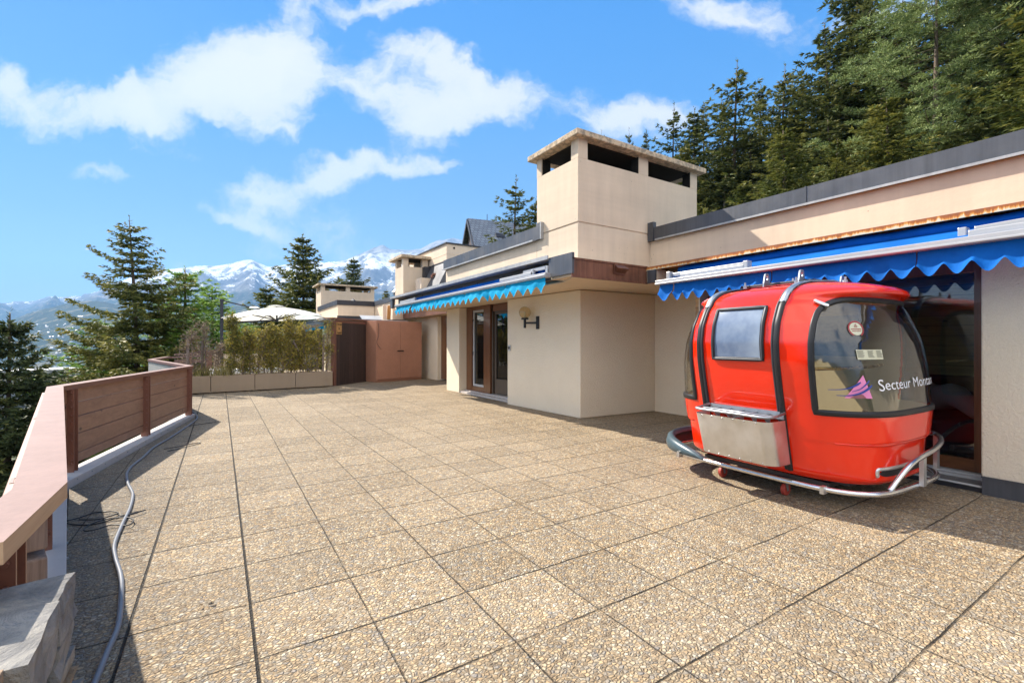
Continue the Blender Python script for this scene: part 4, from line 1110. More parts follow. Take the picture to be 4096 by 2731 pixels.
# casters
for (x_, y_) in ((-.54, .44), (-.56, -.19), (.54, .44), (.56, -.19)):
    w = MB(); w.box(x_ - .05, x_ + .05, y_ - .045, y_ + .045, .150, .160); w.tube([(x_, y_, .12), (x_, y_, .155)], .028, 12)
    for s_ in (-1, 1): w.add([(x_ - .02 + .0, y_ + s_ * .022, .13), (x_ + .03, y_ + s_ * .022, .13), (x_ + .04, y_ + s_ * .022, .045), (x_ + .015, y_ + s_ * .022, .04)], [(0, 1, 2, 3)])
    c_ = w.build('caster', M['galv'], GC)
    w = MB(); w.tube([(x_ + .025, y_ - .019, .056), (x_ + .025, y_ - .012, .056), (x_ + .025, y_ + .012, .056), (x_ + .025, y_ + .019, .056)], [.048, .056, .056, .048], 20); w.build('wheel', M['redwheel'], c_, False)
w = MB(); w.box(-.55, .55, -.55, .62, .162, .20); w.box(-.5, .5, -.68, .70, .20, .25); w.build('chassis', M['zinc_dark'], GC)

# ------------------------------------------------------------------ wooden railing along the terrace edge
RL = empty('railing', (-.8, 8, 0)); tag(RL, 'zigzag brown plank railing with a wide reddish cap along the terrace edge', 'railing')
C0, C1, C2_, C3, C4 = Vector((-.39, 1.9)), Vector((-1.28, 6.1)), Vector((-.41, 10.26)), Vector((-1.43, 14.8)), Vector((-1.25, 17.6))
CE = Vector((-.387, 1.40))
CW = .115; CZ0, CZ1 = .882, .93
def offset_poly(pts, w_):
    """outline of a strip lying to the left of the path (path runs away from the camera)"""
    L_ = []
    for i, p in enumerate(pts):
        d1 = (pts[i] - pts[i - 1]).normalized() if i else None; d2 = (pts[i + 1] - pts[i]).normalized() if i < len(pts) - 1 else None
        n1 = Vector((-d1.y, d1.x)) if d1 else None; n2 = Vector((-d2.y, d2.x)) if d2 else None
        if n1 and n2:
            n = (n1 + n2).normalized(); n = n / max(.35, n.dot(n1))
        else: n = n1 or n2
        L_.append(p + n * w_)
    return L_
path = [CE, C0, C1, C2_, C3, C4]
outp = offset_poly(path, CW)
w = MB()
for i in range(5):
    q = [path[i], path[i + 1], outp[i + 1], outp[i]]
    n = 4; vv = [(p.x, p.y, CZ1) for p in q] + [(p.x, p.y, CZ0) for p in q]
    w.add(vv, [(0, 1, 2, 3)], 0); w.add(vv, [(7, 6, 5, 4)], 1)
    w.add(vv, [(1, 0, 4, 5)], 1 if i < 1 else 2); w.add(vv, [(3, 2, 6, 7)], 2)
w.add([(CE.x, CE.y, CZ1), (outp[0].x, outp[0].y, CZ1), (outp[0].x, outp[0].y, CZ0), (CE.x, CE.y, CZ0)], [(0, 1, 2, 3)], 1)
apart('cap_board', w, [M['rail_cap'], M['rail_capedge'], M['rail_steel']], RL, bevel=.004)
gaps = [(.742, .880), (.594, .735), (.414, .587), (.215, .407), (.116, .208)]
def section(a, b, posts, npl=5, depth=.035, offs=.055, z_scale=1.0):
    d = (b - a).normalized(); n = Vector((-d.y, d.x))
    L_ = (b - a).length
    for z0, z1 in gaps[:npl]:
        w = MB(); p = a + n * offs; q = b + n * offs
        w.bar((p.x, p.y, (z0 + z1) / 2), (q.x, q.y, (z0 + z1) / 2), depth, z1 - z0)
        apart('plank', w, M['rail_wood'], RL, bevel=.004)
    for t in posts:
        c = a + d * (t * L_)
        w = MB()
        for off in (-.038, .038):                    # a pair of flat bars with bolts between
            e = c + d * off
            w.bar((e.x + n.x * .02, e.y + n.y * .02, .055), (e.x + n.x * .02, e.y + n.y * .02, .882), .075, .009, (d.x, d.y, 0))
        e = c + n * .062
        w.bar((e.x, e.y, .0), (e.x, e.y, .882), .085, .009, (n.x, n.y, 0))
        p_ = apart('post', w, M['rail_steel'], RL)
        w = MB()
        for z0, z1 in gaps[:npl]:
            for z in ((z0 + .03), (z1 - .03)):
                e = c + d * .046 + n * .0
                w.tube([(e.x, e.y, z), (e.x + d.x * .014, e.y + d.y * .014, z)], .009, 6)
                e = c - d * .046
                w.tube([(e.x, e.y, z), (e.x - d.x * .014, e.y - d.y * .014, z)], .009, 6)
        
        for q in w.pieces(): q.build('bolt', M['rail_steel'], p_)
section(C1 + (C2_ - C1) * .01, C2_ - (C2_ - C1) * .01, (.035, .495, .965))
section(C0 + (C1 - C0) * .03 - Vector((.07, .015)), C1 - (C1 - C0) * .01 - Vector((.07, .015)), (.06, .5, .93))
section(CE - Vector((.085, 0)), C0 - Vector((.085, .06)), (.86,))
section(C2_ + (C3 - C2_) * .02, C3, (.5,), 1)
w = MB()
for a, b in ((CE, C0), (C0, C1), (C1, C2_)):
    d = (b - a).normalized(); n = Vector((-d.y, d.x)); i_ = -n * .02
    q = [a + i_ * 0 - n * .055, b - n * .055, b + n * .12, a + n * .12]
    if a == C1: q = [Vector((-1.205, 5.86)), Vector((-.385, 10.22)), Vector((-.56, 10.30)), Vector((-1.39, 6.05))]
    if a == C0: q = [Vector((-.40, 1.92)), Vector((-1.20, 5.84)), Vector((-1.39, 6.0)), Vector((-.56, 1.92))]
    if a == CE: q = [Vector((-.395, 1.0)), Vector((-.40, 1.90)), Vector((-.56, 1.90)), Vector((-.56, 1.0))]
    w.prism([(p.x, p.y) for p in q], -.4, .058)
apart('kerb', w, M['kerb'], RL, bevel=.006)
w = MB()
for a, b in ((Vector((-1.200, 5.9)), Vector((-.380, 10.2))), (Vector((-.397, 1.95)), Vector((-1.196, 5.8)))):
    d = (b - a).normalized(); L_ = (b - a).length; k = int(L_ / .30)
    for q in range(k):
        p = a + d * (.15 + q * .30); w.obox((p.x, p.y, .030), (.010, .012, .012), (0, 0, math.atan2(d.y, d.x)))
apart('kerb_stud', w, M['galv'], RL)
w = MB(); d = (C3 - C2_).normalized(); n = Vector((-d.y, d.x))
q = [C2_ + n * .02 + d * .12, C3 + n * .02, C3 + n * .10, C2_ + n * .10 + d * .12]
w.prism([(p.x, p.y) for p in q], -.3, .86); apart('parapet', w, M['oldwall'], RL, label='grey concrete parapet under the far leg of the cap')
w = MB()
for z in (.78, .62, .45):       # sawn ends of the planks at the near corner
    w.obox((-.50, 2.02, z), (.07, .10, .135), (0, 0, .3))
apart('plank_end', w, M['deadwood'], RL, bevel=.006, each=True)

# ------------------------------------------------------------------ dry stone pillar in the near corner
def mat_stone():
    m, t, b = new_mat('cut_stone'); c = wcoords(t)
    n = t.noise(c, 9, 8, .72, .6); v_ = t.noise(t.mapping(c, scale=(4, 4, 12)), 2.2, 4, .6)
    at = t.node('ShaderNodeAttribute', attribute_name='tone').outputs['Fac']
    col = t.ramp(n, [(.3, (.15, .145, .14)), (.5, (.27, .255, .235)), (.7, (.42, .385, .33))])
    col = t.mix(t.maprange(at, .90, .93, 0, .7), col, (.50, .27, .10))
    col = t.mix(t.maprange(at, 0, .5, .35, 0), col, (.13, .14, .155))
    bset(t, b, color=col, rough=.9, spec=.25, normal=t.bump(t.math('ADD', n, t.math('MULTIPLY', v_, .6)), 1.0, .03))
    return m
M['stone'] = mat_stone()
def stone_block(mb, c, size, rng, tones, rough_=.0022, n=3, jit=.075):
    """a split block: a box with displaced corners, chipped edges and slightly rough faces"""
    cx, cy, cz = c; S_ = size; seed = Vector((rng.random() * 50, rng.random() * 50, rng.random() * 50))
    cor = {(a, b, e): Vector([rng.uniform(-jit, jit) * min(S_[k], .16) * (1.0 if k != 2 else .8) for k in range(3)]) for a in (0, 1) for b in (0, 1) for e in (0, 1)}
    cache = {}; vv = []; ff = []
    def vid(i, j, k):
        if (i, j, k) not in cache:
            f = (i / n, j / n, k / n); q = Vector([(f[a] - .5) * S_[a] for a in range(3)])
            off = Vector((0, 0, 0))
            for (a, b, e), d_ in cor.items():
                off += d_ * ((f[0] if a else 1 - f[0]) * (f[1] if b else 1 - f[1]) * (f[2] if e else 1 - f[2]))
            edge = sum(1 for t in (i, j, k) if t in (0, n))
            if edge >= 2: q -= Vector([math.copysign(min(S_[a] * .04, .006), q[a]) for a in range(3)]) * rng.random()
            q += off + mnoise.noise_vector(q * 30 + seed) * rough_ * 1.2 + Vector((rng.gauss(0, rough_), rng.gauss(0, rough_), rng.gauss(0, rough_ * .6)))
            cache[(i, j, k)] = len(vv); vv.append((cx + q.x, cy + q.y, cz + q.z))
        return cache[(i, j, k)]
    for a in range(n):
        for b in range(n):
            ff += [(vid(0, a, b), vid(0, a, b + 1), vid(0, a + 1, b + 1), vid(0, a + 1, b)), (vid(n, a, b), vid(n, a + 1, b), vid(n, a + 1, b + 1), vid(n, a, b + 1)),
                   (vid(a, 0, b), vid(a + 1, 0, b), vid(a + 1, 0, b + 1), vid(a, 0, b + 1)), (vid(a, n, b), vid(a, n, b + 1), vid(a + 1, n, b + 1), vid(a + 1, n, b)),
                   (vid(a, b, 0), vid(a, b + 1, 0), vid(a + 1, b + 1, 0), vid(a + 1, b, 0)), (vid(a, b, n), vid(a + 1, b, n), vid(a + 1, b + 1, n), vid(a, b + 1, n))]
    mb.add(vv, ff); tones += [rng.random()] * len(ff)
def set_tone(o, tones, domain='FACE'):
    at = o.data.attributes.new('tone', 'FLOAT', domain); at.data.foreach_set('value', tones)
SP = empty('stone_pillar', (-.6, 1.1, 0)); tag(SP, 'rough split stone pillar in the near left corner below the railing cap', 'stone pillar')
rng = random.Random(5); w = MB(); tones = []
z = -.02; row = 0
while z < .74:
    h = rng.uniform(.045, .095)
    if z + h > .72: h = .782 - z
    y = 1.60 - rng.uniform(0, .06)
    while y > .3:
        L_ = rng.uniform(.10, .26)
        stone_block(w, (-.402 + rng.uniform(-.012, .010), y - L_ / 2, z + h / 2), (.20, L_ - .008, h - .003), rng, tones)
        y -= L_
    x = -.50
    while x > -1.1:
        L_ = rng.uniform(.14, .26); stone_block(w, (x - L_ / 2, 1.50 + rng.uniform(-.012, .012), z + h / 2), (L_ - .006, .2, h - .005), rng, tones); x -= L_
    z += h
o = apart('stonework', w, M['stone'], SP); set_tone(o, tones)
w = MB(); tones = []
stone_block(w, (-.78, .95, .715), (.58, 1.05, .05), random.Random(3), tones, .004, 10, .05)
w.box(-1.05, -.5, .3, 1.42, 0, .70); tones += [.6] * 6
o = apart('coping_stone', w, M['stone'], SP); set_tone(o, [.55] * len(tones))

# ------------------------------------------------------------------ hose, cable, bits on the floor
HP = [(-.43, 2.1), (-0.417, 2.414), (-0.413, 2.627), (-0.408, 2.852), (-0.445, 3.199), (-0.483, 3.456), (-0.551, 3.755), (-0.593, 4.015), (-0.608, 4.399), (-0.615, 4.79), (-0.638, 5.124), (-0.663, 5.313), (-0.745, 5.697), (-0.806, 6.105), (-0.808, 6.435), (-0.759, 6.884), (-0.718, 7.439), (-0.601, 8.042), (-0.467, 8.879), (-0.362, 9.611), (-0.345, 10.015), (-0.375, 10.40), (-0.44, 10.8), (-.60, 11.4)]
HP = [(-.45, 1.7), (-.44, 1.9)] + HP
w = MB(); w.tube(smoothed([(x, y, .0135) for x, y in HP], 6), .0125, 10)
HS = w.build('garden_hose', M['hose'], None, True); tag(HS, 'grey garden hose snaking along the foot of the plank railing', 'hose')
CAB = [[(-0.988, 4.71), (-0.908, 4.618), (-0.814, 4.552), (-0.726, 4.573), (-0.643, 4.655), (-0.586, 4.681), (-0.551, 4.706)],
       [(-0.984, 4.721), (-0.908, 4.761), (-0.835, 4.837), (-0.763, 4.808), (-0.724, 4.799), (-0.675, 4.721), (-0.72, 4.672), (-0.787, 4.641), (-0.889, 4.699), (-0.902, 4.727)],
       [(-0.75, 4.60), (-0.616, 4.562), (-0.563, 4.494), (-0.546, 4.417), (-0.573, 4.352), (-0.668, 4.425), (-0.743, 4.379), (-0.802, 4.378), (-0.821, 4.429), (-0.806, 4.512), (-0.742, 4.583), (-0.62, 4.595), (-0.50, 4.677)]]
w = MB()
for q, pts in enumerate(CAB): w.tube(smoothed([(x, y, .008 + .006 * q) for x, y in pts], 8), .0045, 6)
o = w.build('cable', M['cable'], None, True); tag(o, 'thin black cable lying in loose loops beside the grey hose', 'cable')
w = MB(); w.tube(smoothed([(-.60, 7.30, .007), (-.45, 7.36, .01), (-.30, 7.50, .008), (-.22, 7.46, .01), (-.35, 7.30, .01), (-.55, 7.12, .007)], 8), .0045, 6)
o = w.build('cable', M['cable'], None, True); tag(o, 'short black cable loop on the shaded floor in front of the long plank railing', 'cable')
w = MB(); w.tube(smoothed([(-.45, 9.1, .007), (-.25, 9.2, .009), (-.05, 9.32, .007)], 8), .0045, 6)
o = w.build('cable', M['cable'], None, True); tag(o, 'short black cable end on the shaded floor further along the railing', 'cable')
w = MB(); rng = random.Random(2)
for q in range(3):
    a = rng.uniform(0, 6); c = Vector((-.068 + rng.uniform(-.012, .012), 2.86 + rng.uniform(-.012, .012), .012))
    w.add([c, c + Vector((.03 * math.cos(a), .03 * math.sin(a), .012)), c + Vector((.035 * math.cos(a + .6), .035 * math.sin(a + .6), .004))], [(0, 1, 2)])
o = w.build('dry_leaf', M['brownleaf']); tag(o, 'small dry brown leaf on the sunlit paving near the long joint', 'leaf')

# ------------------------------------------------------------------ privacy panel, sign, metal cabinet
PA, PB = Vector((2.98, 15.18)), Vector((4.62, 16.60)); pd = (PB - PA).normalized(); pang = math.atan2(pd.y, pd.x)
PP = empty('privacy_panel', (PA.x, PA.y, 0), pang); tag(PP, 'dark brown vertical board screen between the planters and the cabinet', 'screen')
L_ = (PB - PA).length
w = MB(); w.box(.12, L_, 0, .03, .04, 2.05); w.build('board_panel', M['panel'], PP)
w = MB(); w.box(0, .12, -.03, .09, 0, 2.09); w.build('post', M['rail_steel'], PP, bevel=.006)
w = MB(); w.box(.12, L_, -.012, .0, 1.98, 2.06); w.box(-.05, L_ + .6, -.06, .30, 2.09, 2.13); w.build('head_board', M['rail_steel'], PP)
w = MB(); w.box(.12, L_, -.03, .06, 0, .04); w.build('foot_board', M['panel'], PP)
SG = empty('wooden_sign', (PA.x + pd.x * .25, PA.y + pd.y * .25, 1.80), pang); tag(SG, 'orange pine sign reading Fermé le Lundi on the dark board screen', 'sign')
for q, (tx, zz) in enumerate((('Fermé', .13), ('le', 0.0), ('Lundi', -.13))):
    w = MB(); w.box(-.135 + .004 * q, .135 - .003 * q, -.032, -.014, zz - .062, zz + .062); b_ = w.build('board', M['sign'], SG, bevel=.003)
    tm = text_mesh(tx, .105, 'lettering', .003, 'CENTER'); tm.materials.append(M['blackmetal'])
    o = bpy.data.objects.new('lettering', tm); COL.objects.link(o); o.parent = b_; o.rotation_euler = (R(90), 0, 0); o.location = (0, -.036, zz - .035); o.scale = (.92 if q != 1 else 1, 1.05, 1)
CA, CB = Vector((4.47, 15.67)), Vector((6.29, 16.2)); cd = (CB - CA).normalized(); cang = math.atan2(cd.y, cd.x); cl = (CB - CA).length
CBN = empty('metal_cabinet', (CA.x, CA.y, 0), cang); tag(CBN, 'tall copper brown metal cabinet with two closed doors and black handles', 'cabinet')
w = MB(); w.box(0, cl, .01, .86, .06, 2.10); w.box(.0, cl, .03, .84, 0.005, .06); w.build('body', M['cabinet'], CBN, bevel=.006)
for x0, x1 in ((.035, cl * .5 - .004), (cl * .5 + .004, cl - .035)):
    w = MB(); w.box(x0, x1, -.014, .008, .10, 2.045); d_ = w.build('door', M['cabinet'], CBN, bevel=.005)
    hx = cl * .5 + (-.07 if x0 < .1 else .07)
    w = MB(); w.obox((hx, -.03, 1.06), (.13, .018, .032)); w.tube([(cl * .5 + (-.025 if x0 < .1 else .025), -.016, 1.06), (cl * .5 + (-.025 if x0 < .1 else .025), -.035, 1.06)], .018, 10); w.build('handle', M['blackmetal'], d_, bevel=.004)
# thin cable stripe hanging in front of the left door
w = MB(); w.tube(smoothed([(.06, -.03, 2.0), (.05, -.05, 1.6), (-.01, -.03, 1.35), (.16, -.03, 1.12)], 6), .006, 6); w.build('cord', M['blackmetal'], CBN)

# ------------------------------------------------------------------ planters with thin yew hedge
P0 = Vector((-.68, 14.56)); P3 = Vector((2.93, 14.94)); pdv = (P3 - P0).normalized(); pa_ = math.atan2(pdv.y, pdv.x)
desc = ['leftmost concrete planter, half hidden behind the railing corner', 'second concrete planter from the railing with dead brown bushes and dry grass', 'third concrete planter from the railing under the parasol', 'rightmost concrete planter touching the dark board screen']
bnd = [-.86, .17, 1.205, 2.24, 3.62 - .0]
bnd = [-.55, .475, 1.51, 2.565, 3.625]
PLT = None
for i in range(4):
    x0, x1 = bnd[i] + .006, bnd[i + 1] - .006
    c = P0 + pdv * x0
    pl = empty('planter', (c.x, c.y, 0), pa_); tag(pl, desc[i], 'planter', 'concrete planters in a row')
    L_ = x1 - x0
    w = MB(); w.box(0, L_, 0, .04, .035, .47); w.box(0, L_, .38, .42, .035, .47); w.box(0, .04, .04, .38, .035, .47); w.box(L_ - .04, L_, .04, .38, .035, .47); w.box(.04, L_ - .04, .04, .38, .035, .06)
    w.build('trough', M['planter'], pl, bevel=.006)
    w = MB(); w.box(.12, .20, .08, .34, .001, .035); w.box(L_ - .20, L_ - .12, .08, .34, .001, .035); [q.build('foot', M['planter'], pl) for q in w.pieces()]
    w = MB(); n = 14; vv = [(.04 + (L_ - .08) * a / n, .04 + .34 * b / 5, .42 + .03 * mnoise.noise(Vector((a * .7, b * .9, i)))) for b in range(6) for a in range(n + 1)]
    w.add(vv, [(b * (n + 1) + a, b * (n + 1) + a + 1, (b + 1) * (n + 1) + a + 1, (b + 1) * (n + 1) + a) for b in range(5) for a in range(n)]); w.build('soil', M['soil'], pl)
def leaf_cloud(mb, tones, pts, size, rng, per=6, spread=.06, up=.3):
    for p in pts:
        for _ in range(per):
            c = Vector(p) + Vector((rng.gauss(0, spread), rng.gauss(0, spread), rng.gauss(0, spread)))
            d = Vector((rng.gauss(0, 1), rng.gauss(0, 1), rng.gauss(up, .8))).normalized(); s_ = size * rng.uniform(.6, 1.3)
            x = d.orthogonal().normalized(); x = (Matrix.Rotation(rng.uniform(0, 6.28), 3, d) @ x)
            mb.add([c - x * s_ * .22, c + x * s_ * .22, c + d * s_ + x * s_ * .08, c + d * s_ - x * s_ * .08], [(0, 1, 2, 3)]); tones.append(rng.random())
def shrub(x, H, wdt, kind, seed, label, lean=0.0, dens=1.0):
    """thin columnar yew or dead bush standing in a planter; x = distance along the row"""
    rng = random.Random(seed); c = P0 + pdv * x + Vector((-pdv.y, pdv.x)) * .2
    r = empty('yew_shrub' if kind != 'dead' else 'dead_shrub', (c.x, c.y, .42), 0); tag(r, label, 'shrub', 'thin shrubs in the planter row')
    st = MB(); tips = []
    nst = 2 if kind == 'dead' else 3
    for k in range(nst):
        a = rng.uniform(0, 6.28); b0 = Vector((.05 * math.cos(a), .05 * math.sin(a), 0)); hh = H * rng.uniform(.75, 1.0)
        trunk = smoothed([b0, b0 + Vector((rng.gauss(0, .03) + lean * .3, rng.gauss(0, .03), hh * .4)), b0 + Vector((rng.gauss(0, .05) + lean * .8, rng.gauss(0, .04), hh * .75)), b0 + Vector((rng.gauss(0, .06) + lean, rng.gauss(0, .05), hh))], 6)
        st.tube(trunk, [.013 * (1 - .8 * i / (len(trunk) - 1)) + .002 for i in range(len(trunk))], 6)
        for q in range(int(34 * dens + 12)):
            i = rng.randrange(2, len(trunk)); p = trunk[i]; a = rng.uniform(0, 6.28); ln = wdt * rng.uniform(.35, 1.0) * (1.15 - .6 * i / len(trunk))
            mid = p + Vector((math.cos(a) * ln * .5, math.sin(a) * ln * .5, ln * rng.uniform(-.05, .35))); e = p + Vector((math.cos(a) * ln, math.sin(a) * ln, ln * rng.uniform(.05, .8)))
            st.tube([p, mid, e], [.005, .0035, .0018], 4, cap=False); tips += [e, mid, p + (mid - p) * .5, (mid + e) / 2]
            for _ in range(3 if kind == 'dead' else 1):
                e2 = mid + Vector((rng.gauss(0, .09), rng.gauss(0, .09), rng.gauss(.04, .08))); st.tube([mid, e2], [.003, .0014], 4, cap=False)
                if kind == 'dead': tips.append(e2)
    st.build('stem', M['deadwood'], r)
    fo = MB(); tones = []
    if kind == 'dead': leaf_cloud(fo, tones, [t for t in tips if rng.random() < .5], .038, rng, 2, .03)
    else: leaf_cloud(fo, tones, [t for t in tips if rng.random() < .42 + .25 * dens], .055, rng, int(5 * dens) + 2, .060)
    o = fo.build('foliage', M['brownleaf'] if kind == 'dead' else M['yew'], r); set_tone(o, tones)
shrub(.05, 1.30, 0.34, 'dead', 1, 'dead twiggy bush with dry brown leaves behind the first grey stake', .05)
shrub(.33, 1.42, 0.36, 'dead', 2, 'taller dead brown bush between the grey stakes', -.05)
shrub(.66, 0.91, 0.22, 'dead', 3, 'low dead bush beside the first green column', .05)
shrub(.96, 1.65, 0.24, 'yew', 4, 'green brown yew column left of the parasol mast foot', 0, 1.2)
shrub(1.26, 1.40, 0.19, 'yew', 5, 'slender yew column with bare twigs beside the tallest left column', .05, .9)
shrub(1.62, 1.02, 0.22, 'yew', 6, 'sparse yew with many bare stems under the left edge of the parasol', 0, .35)
shrub(1.97, 1.60, 0.22, 'yew', 7, 'yew column under the middle of the parasol', 0, 1.0)
shrub(2.42, 1.63, 0.28, 'yew', 8, 'bushy yellow green yew left of the crossed stakes', -.05, 1.0)
shrub(2.78, 1.55, 0.27, 'yew', 9, 'yew reaching up at the crossed stakes below the blue awning', .05, .9)
shrub(3.22, 1.52, 0.17, 'yew', 10, 'loose yew against the pale column of the neighbouring house', .05, .4)
shrub(3.52, 1.75, 0.22, 'yew', 11, 'tall loose yew spilling over the dark board screen', .12, .55)
for q, (xx, hh, la) in enumerate(((1.45, 1.15, 'low green yew filling the gap right of the slender yew column'), (1.82, 1.35, 'green yew between the sparse bare yew and the middle column'), (2.2, 1.25, 'leafy yew just right of the column under the parasol middle'), (2.62, 1.3, 'green yew growing through the crossed grey stakes'), (3.02, 1.2, 'green yew left of the grey square stake'))):
    shrub(xx, hh, .24, 'yew', 60 + q, la, .03 * (q - 2), .7)
for q, (xa, la) in enumerate(((.35, 'tuft of dry yellow grass in the planter by the railing corner'), (.78, 'tuft of pale dry grass under the first green yew column'))):
    rng = random.Random(40 + q); c = P0 + pdv * xa + Vector((-pdv.y, pdv.x)) * .12; w = MB(); tones = []
    for _ in range(170):
        a = rng.uniform(0, 6.28); b = Vector((rng.gauss(0, .12), rng.gauss(0, .06), 0)); h = rng.uniform(.15, .38); tip = b + Vector((math.cos(a) * h * .5, math.sin(a) * h * .5, h)); x = Vector((-math.sin(a), math.cos(a), 0)) * .006
        mid = (b + tip) / 2 + Vector((0, 0, h * .15)); w.add([b - x, b + x, mid + x * .8, mid - x * .8, tip], [(0, 1, 2, 3), (3, 2, 4)]); tones += [rng.random()] * 2
    o = w.build('grass_tuft', M['grassy']); o.location = (c.x, c.y, .43); tag(o, la, 'grass'); set_tone(o, tones)
for q, (xa, h, tx, la) in enumerate(((-.05, 1.02, .03, 'weathered grey stake standing nearest the railing corner'), (.30, .98, 0, 'dark grey stake beside the dead bushes'), (3.36, 1.18, .02, 'grey square stake in front of the pale house column'))):
    c = P0 + pdv * xa + Vector((-pdv.y, pdv.x)) * .12; w = MB(); w.tube([(0, 0, 0), (tx, 0, h * .5), (tx * 1.6, .01, h)], [.034, .032, .028], 8)
    o = w.build('wooden_stake', M['deadwood'] if q != 1 else M['taupe']); o.location = (c.x, c.y, .42); tag(o, la, 'stake')
for q, (x0, x1, h0, h1, la) in enumerate(((2.52, 3.02, .98, .02, 'leaning grey stake crossing to the lower right among the yews'), (2.18, 2.62, .02, .68, 'leaning grey stake crossing to the lower left among the yews'), (2.55, 2.50, .95, .02, 'upright bare stake in the crossed group under the parasol'))):
    a = P0 + pdv * x0 + Vector((-pdv.y, pdv.x)) * (.1 + .05 * q); b = P0 + pdv * x1 + Vector((-pdv.y, pdv.x)) * (.16 + .05 * q)
    w = MB(); w.tube([(a.x, a.y, .42 + h0), (b.x, b.y, .42 + h1)], .026, 8); o = w.build('wooden_stake', M['deadwood']); tag(o, la, 'stake')

# ------------------------------------------------------------------ parasol and the neighbouring terrace
UM = empty('cantilever_parasol', (.05, 19.0, 0)); tag(UM, 'big cream cantilever parasol open over the neighbouring terrace', 'parasol')
w = MB(); w.box(-.05, .05, -.045, .045, 0, 2.84); w.box(-.055, .075, -.05, .05, 2.78, 2.86); w.build('mast', M['anthracite'], UM, bevel=.006)
w = MB(); w.box(-.45, .45, -.45, .45, 0.004, .10); w.build('base_plate', M['anthracite'], UM)
w = MB(); w.bar((.05, 0, 2.80), (1.72, .05, 2.42), .03, .04); w.bar((.05, 0, 2.03), (1.72, .05, 2.17), .045, .06); w.tube([(1.72, .05, 2.10), (1.72, .05, 2.66)], .03, 10); w.build('arm', M['anthracite'], UM)
ap = Vector((1.72, .25, 2.68)); rim = []
for k in range(8):
    a = 2 * math.pi * k / 8 + .25; rad = 1.82 if k % 2 == 0 else 1.66
    rim.append(ap + Vector((math.cos(a) * rad, math.sin(a) * rad * .98, -.40 + .09 * math.cos(a) - .05 * math.sin(a))))
vv = [ap]; ff = []
N_ = 6
for k in range(8):
    for q in range(6):
        a = rim[k].lerp(rim[(k + 1) % 8], q / 6)
        for j in range(1, N_ + 1):
            t = j / N_; p = ap.lerp(a, t); sag = .035 * math.sin(math.pi * q / 6) * t; p = p + Vector((0, 0, .05 * math.sin(math.pi * t) - sag)); vv.append(p)
tot_ = 48
for k in range(tot_):
    k2 = (k + 1) % tot_
    ff.append((0, 1 + k * N_, 1 + k2 * N_))
    for j in range(N_ - 1): ff.append((1 + k * N_ + j, 2 + k * N_ + j, 2 + k2 * N_ + j, 1 + k2 * N_ + j))
w = MB(); w.add(vv, ff)
can = w.build('canopy', M['canvas'], UM, True)
w = MB(); w.lathe([(0, .07), (.12, .065), (.22, .045), (.34, .0), (.30, -.01)], (ap.x, ap.y, ap.z - .01), 16)
w.lathe([(0, .05), (.10, .04), (.17, 0)], (ap.x - .75, ap.y - .65, ap.z - .11), 10); w.build('vent', M['canvas'], can, True)
for k in range(8):
    w = MB(); w.bar(ap + Vector((0, 0, -.06)), rim[k] + Vector((0, 0, .0)), .022, .022); w.bar(ap + Vector((0, 0, -.50)), ap.lerp(rim[k], .55) + Vector((0, 0, -.02)), .022, .03); w.build('rib', M['taupe'], UM)
w = MB(); w.lathe([(0, -.05), (.07, -.05), (.08, .04), (0, .04)], (ap.x, ap.y, ap.z - .50), 12); w.build('hub', M['taupe'], UM)

NB = empty('neighbour_house', (4.5, 21, 0)); tag(NB, 'neighbouring beige flat roofed house with a wide two slot chimney and stepped dark rims', 'house')
def npart(name, mb, mats, smooth=False, bevel=0.0, label=None): return apart(name, mb, mats, NB, smooth, bevel, label)
w = MB(); w.box(3.45, 9, 19.05, 24.6, 2.09, 2.24); npart('eave_slab', w, M['beige2'])
w = MB(); w.box(3.41, 3.45, 19.0, 24.6, 2.09, 2.31); w.box(3.45, 8, 19.0, 19.045, 2.09, 2.30); w.box(3.38, 3.41, 19.0, 24.6, 2.285, 2.315); npart('fascia', w, M['zinc'])
w = MB(); w.box(3.50, 3.86, 19.3, 19.9, 0, 2.088); w.box(4.6, 8, 20.2, 24.5, 0, 2.088); npart('wall', w, M['stucco'])
w = MB(); w.box(4.10, 5.60, 19.95, 24.4, 2.24, 2.90); w.box(5.62, 9, 17.55, 24.4, 2.24, 2.92); npart('upper_wall', w, M['beige2'])
w = MB(); w.box(4.06, 5.60, 19.91, 24.45, 2.90, 3.10); w.box(4.07, 5.59, 19.93, 19.945, 2.32, 2.46); npart('roof_rim', w, M['zinc_dark'])
w = MB(); w.box(5.58, 9, 17.5, 24.45, 2.92, 3.11); npart('roof_rim', w, M['zinc'])
w = MB(); w.box(4.24, 6.87, 24.5, 25.9, 2.24, 3.95); NC = npart('chimney', w, M['beige2'], bevel=.01)
w = MB()
for x0, x1, y0, y1 in ((4.24, 4.43, 24.5, 24.7), (5.44, 5.64, 24.5, 24.7), (6.68, 6.87, 24.5, 24.7), (4.24, 4.43, 25.7, 25.9), (5.44, 5.64, 25.7, 25.9), (6.68, 6.87, 25.7, 25.9)): w.box(x0, x1, y0, y1, 3.95, 4.20)

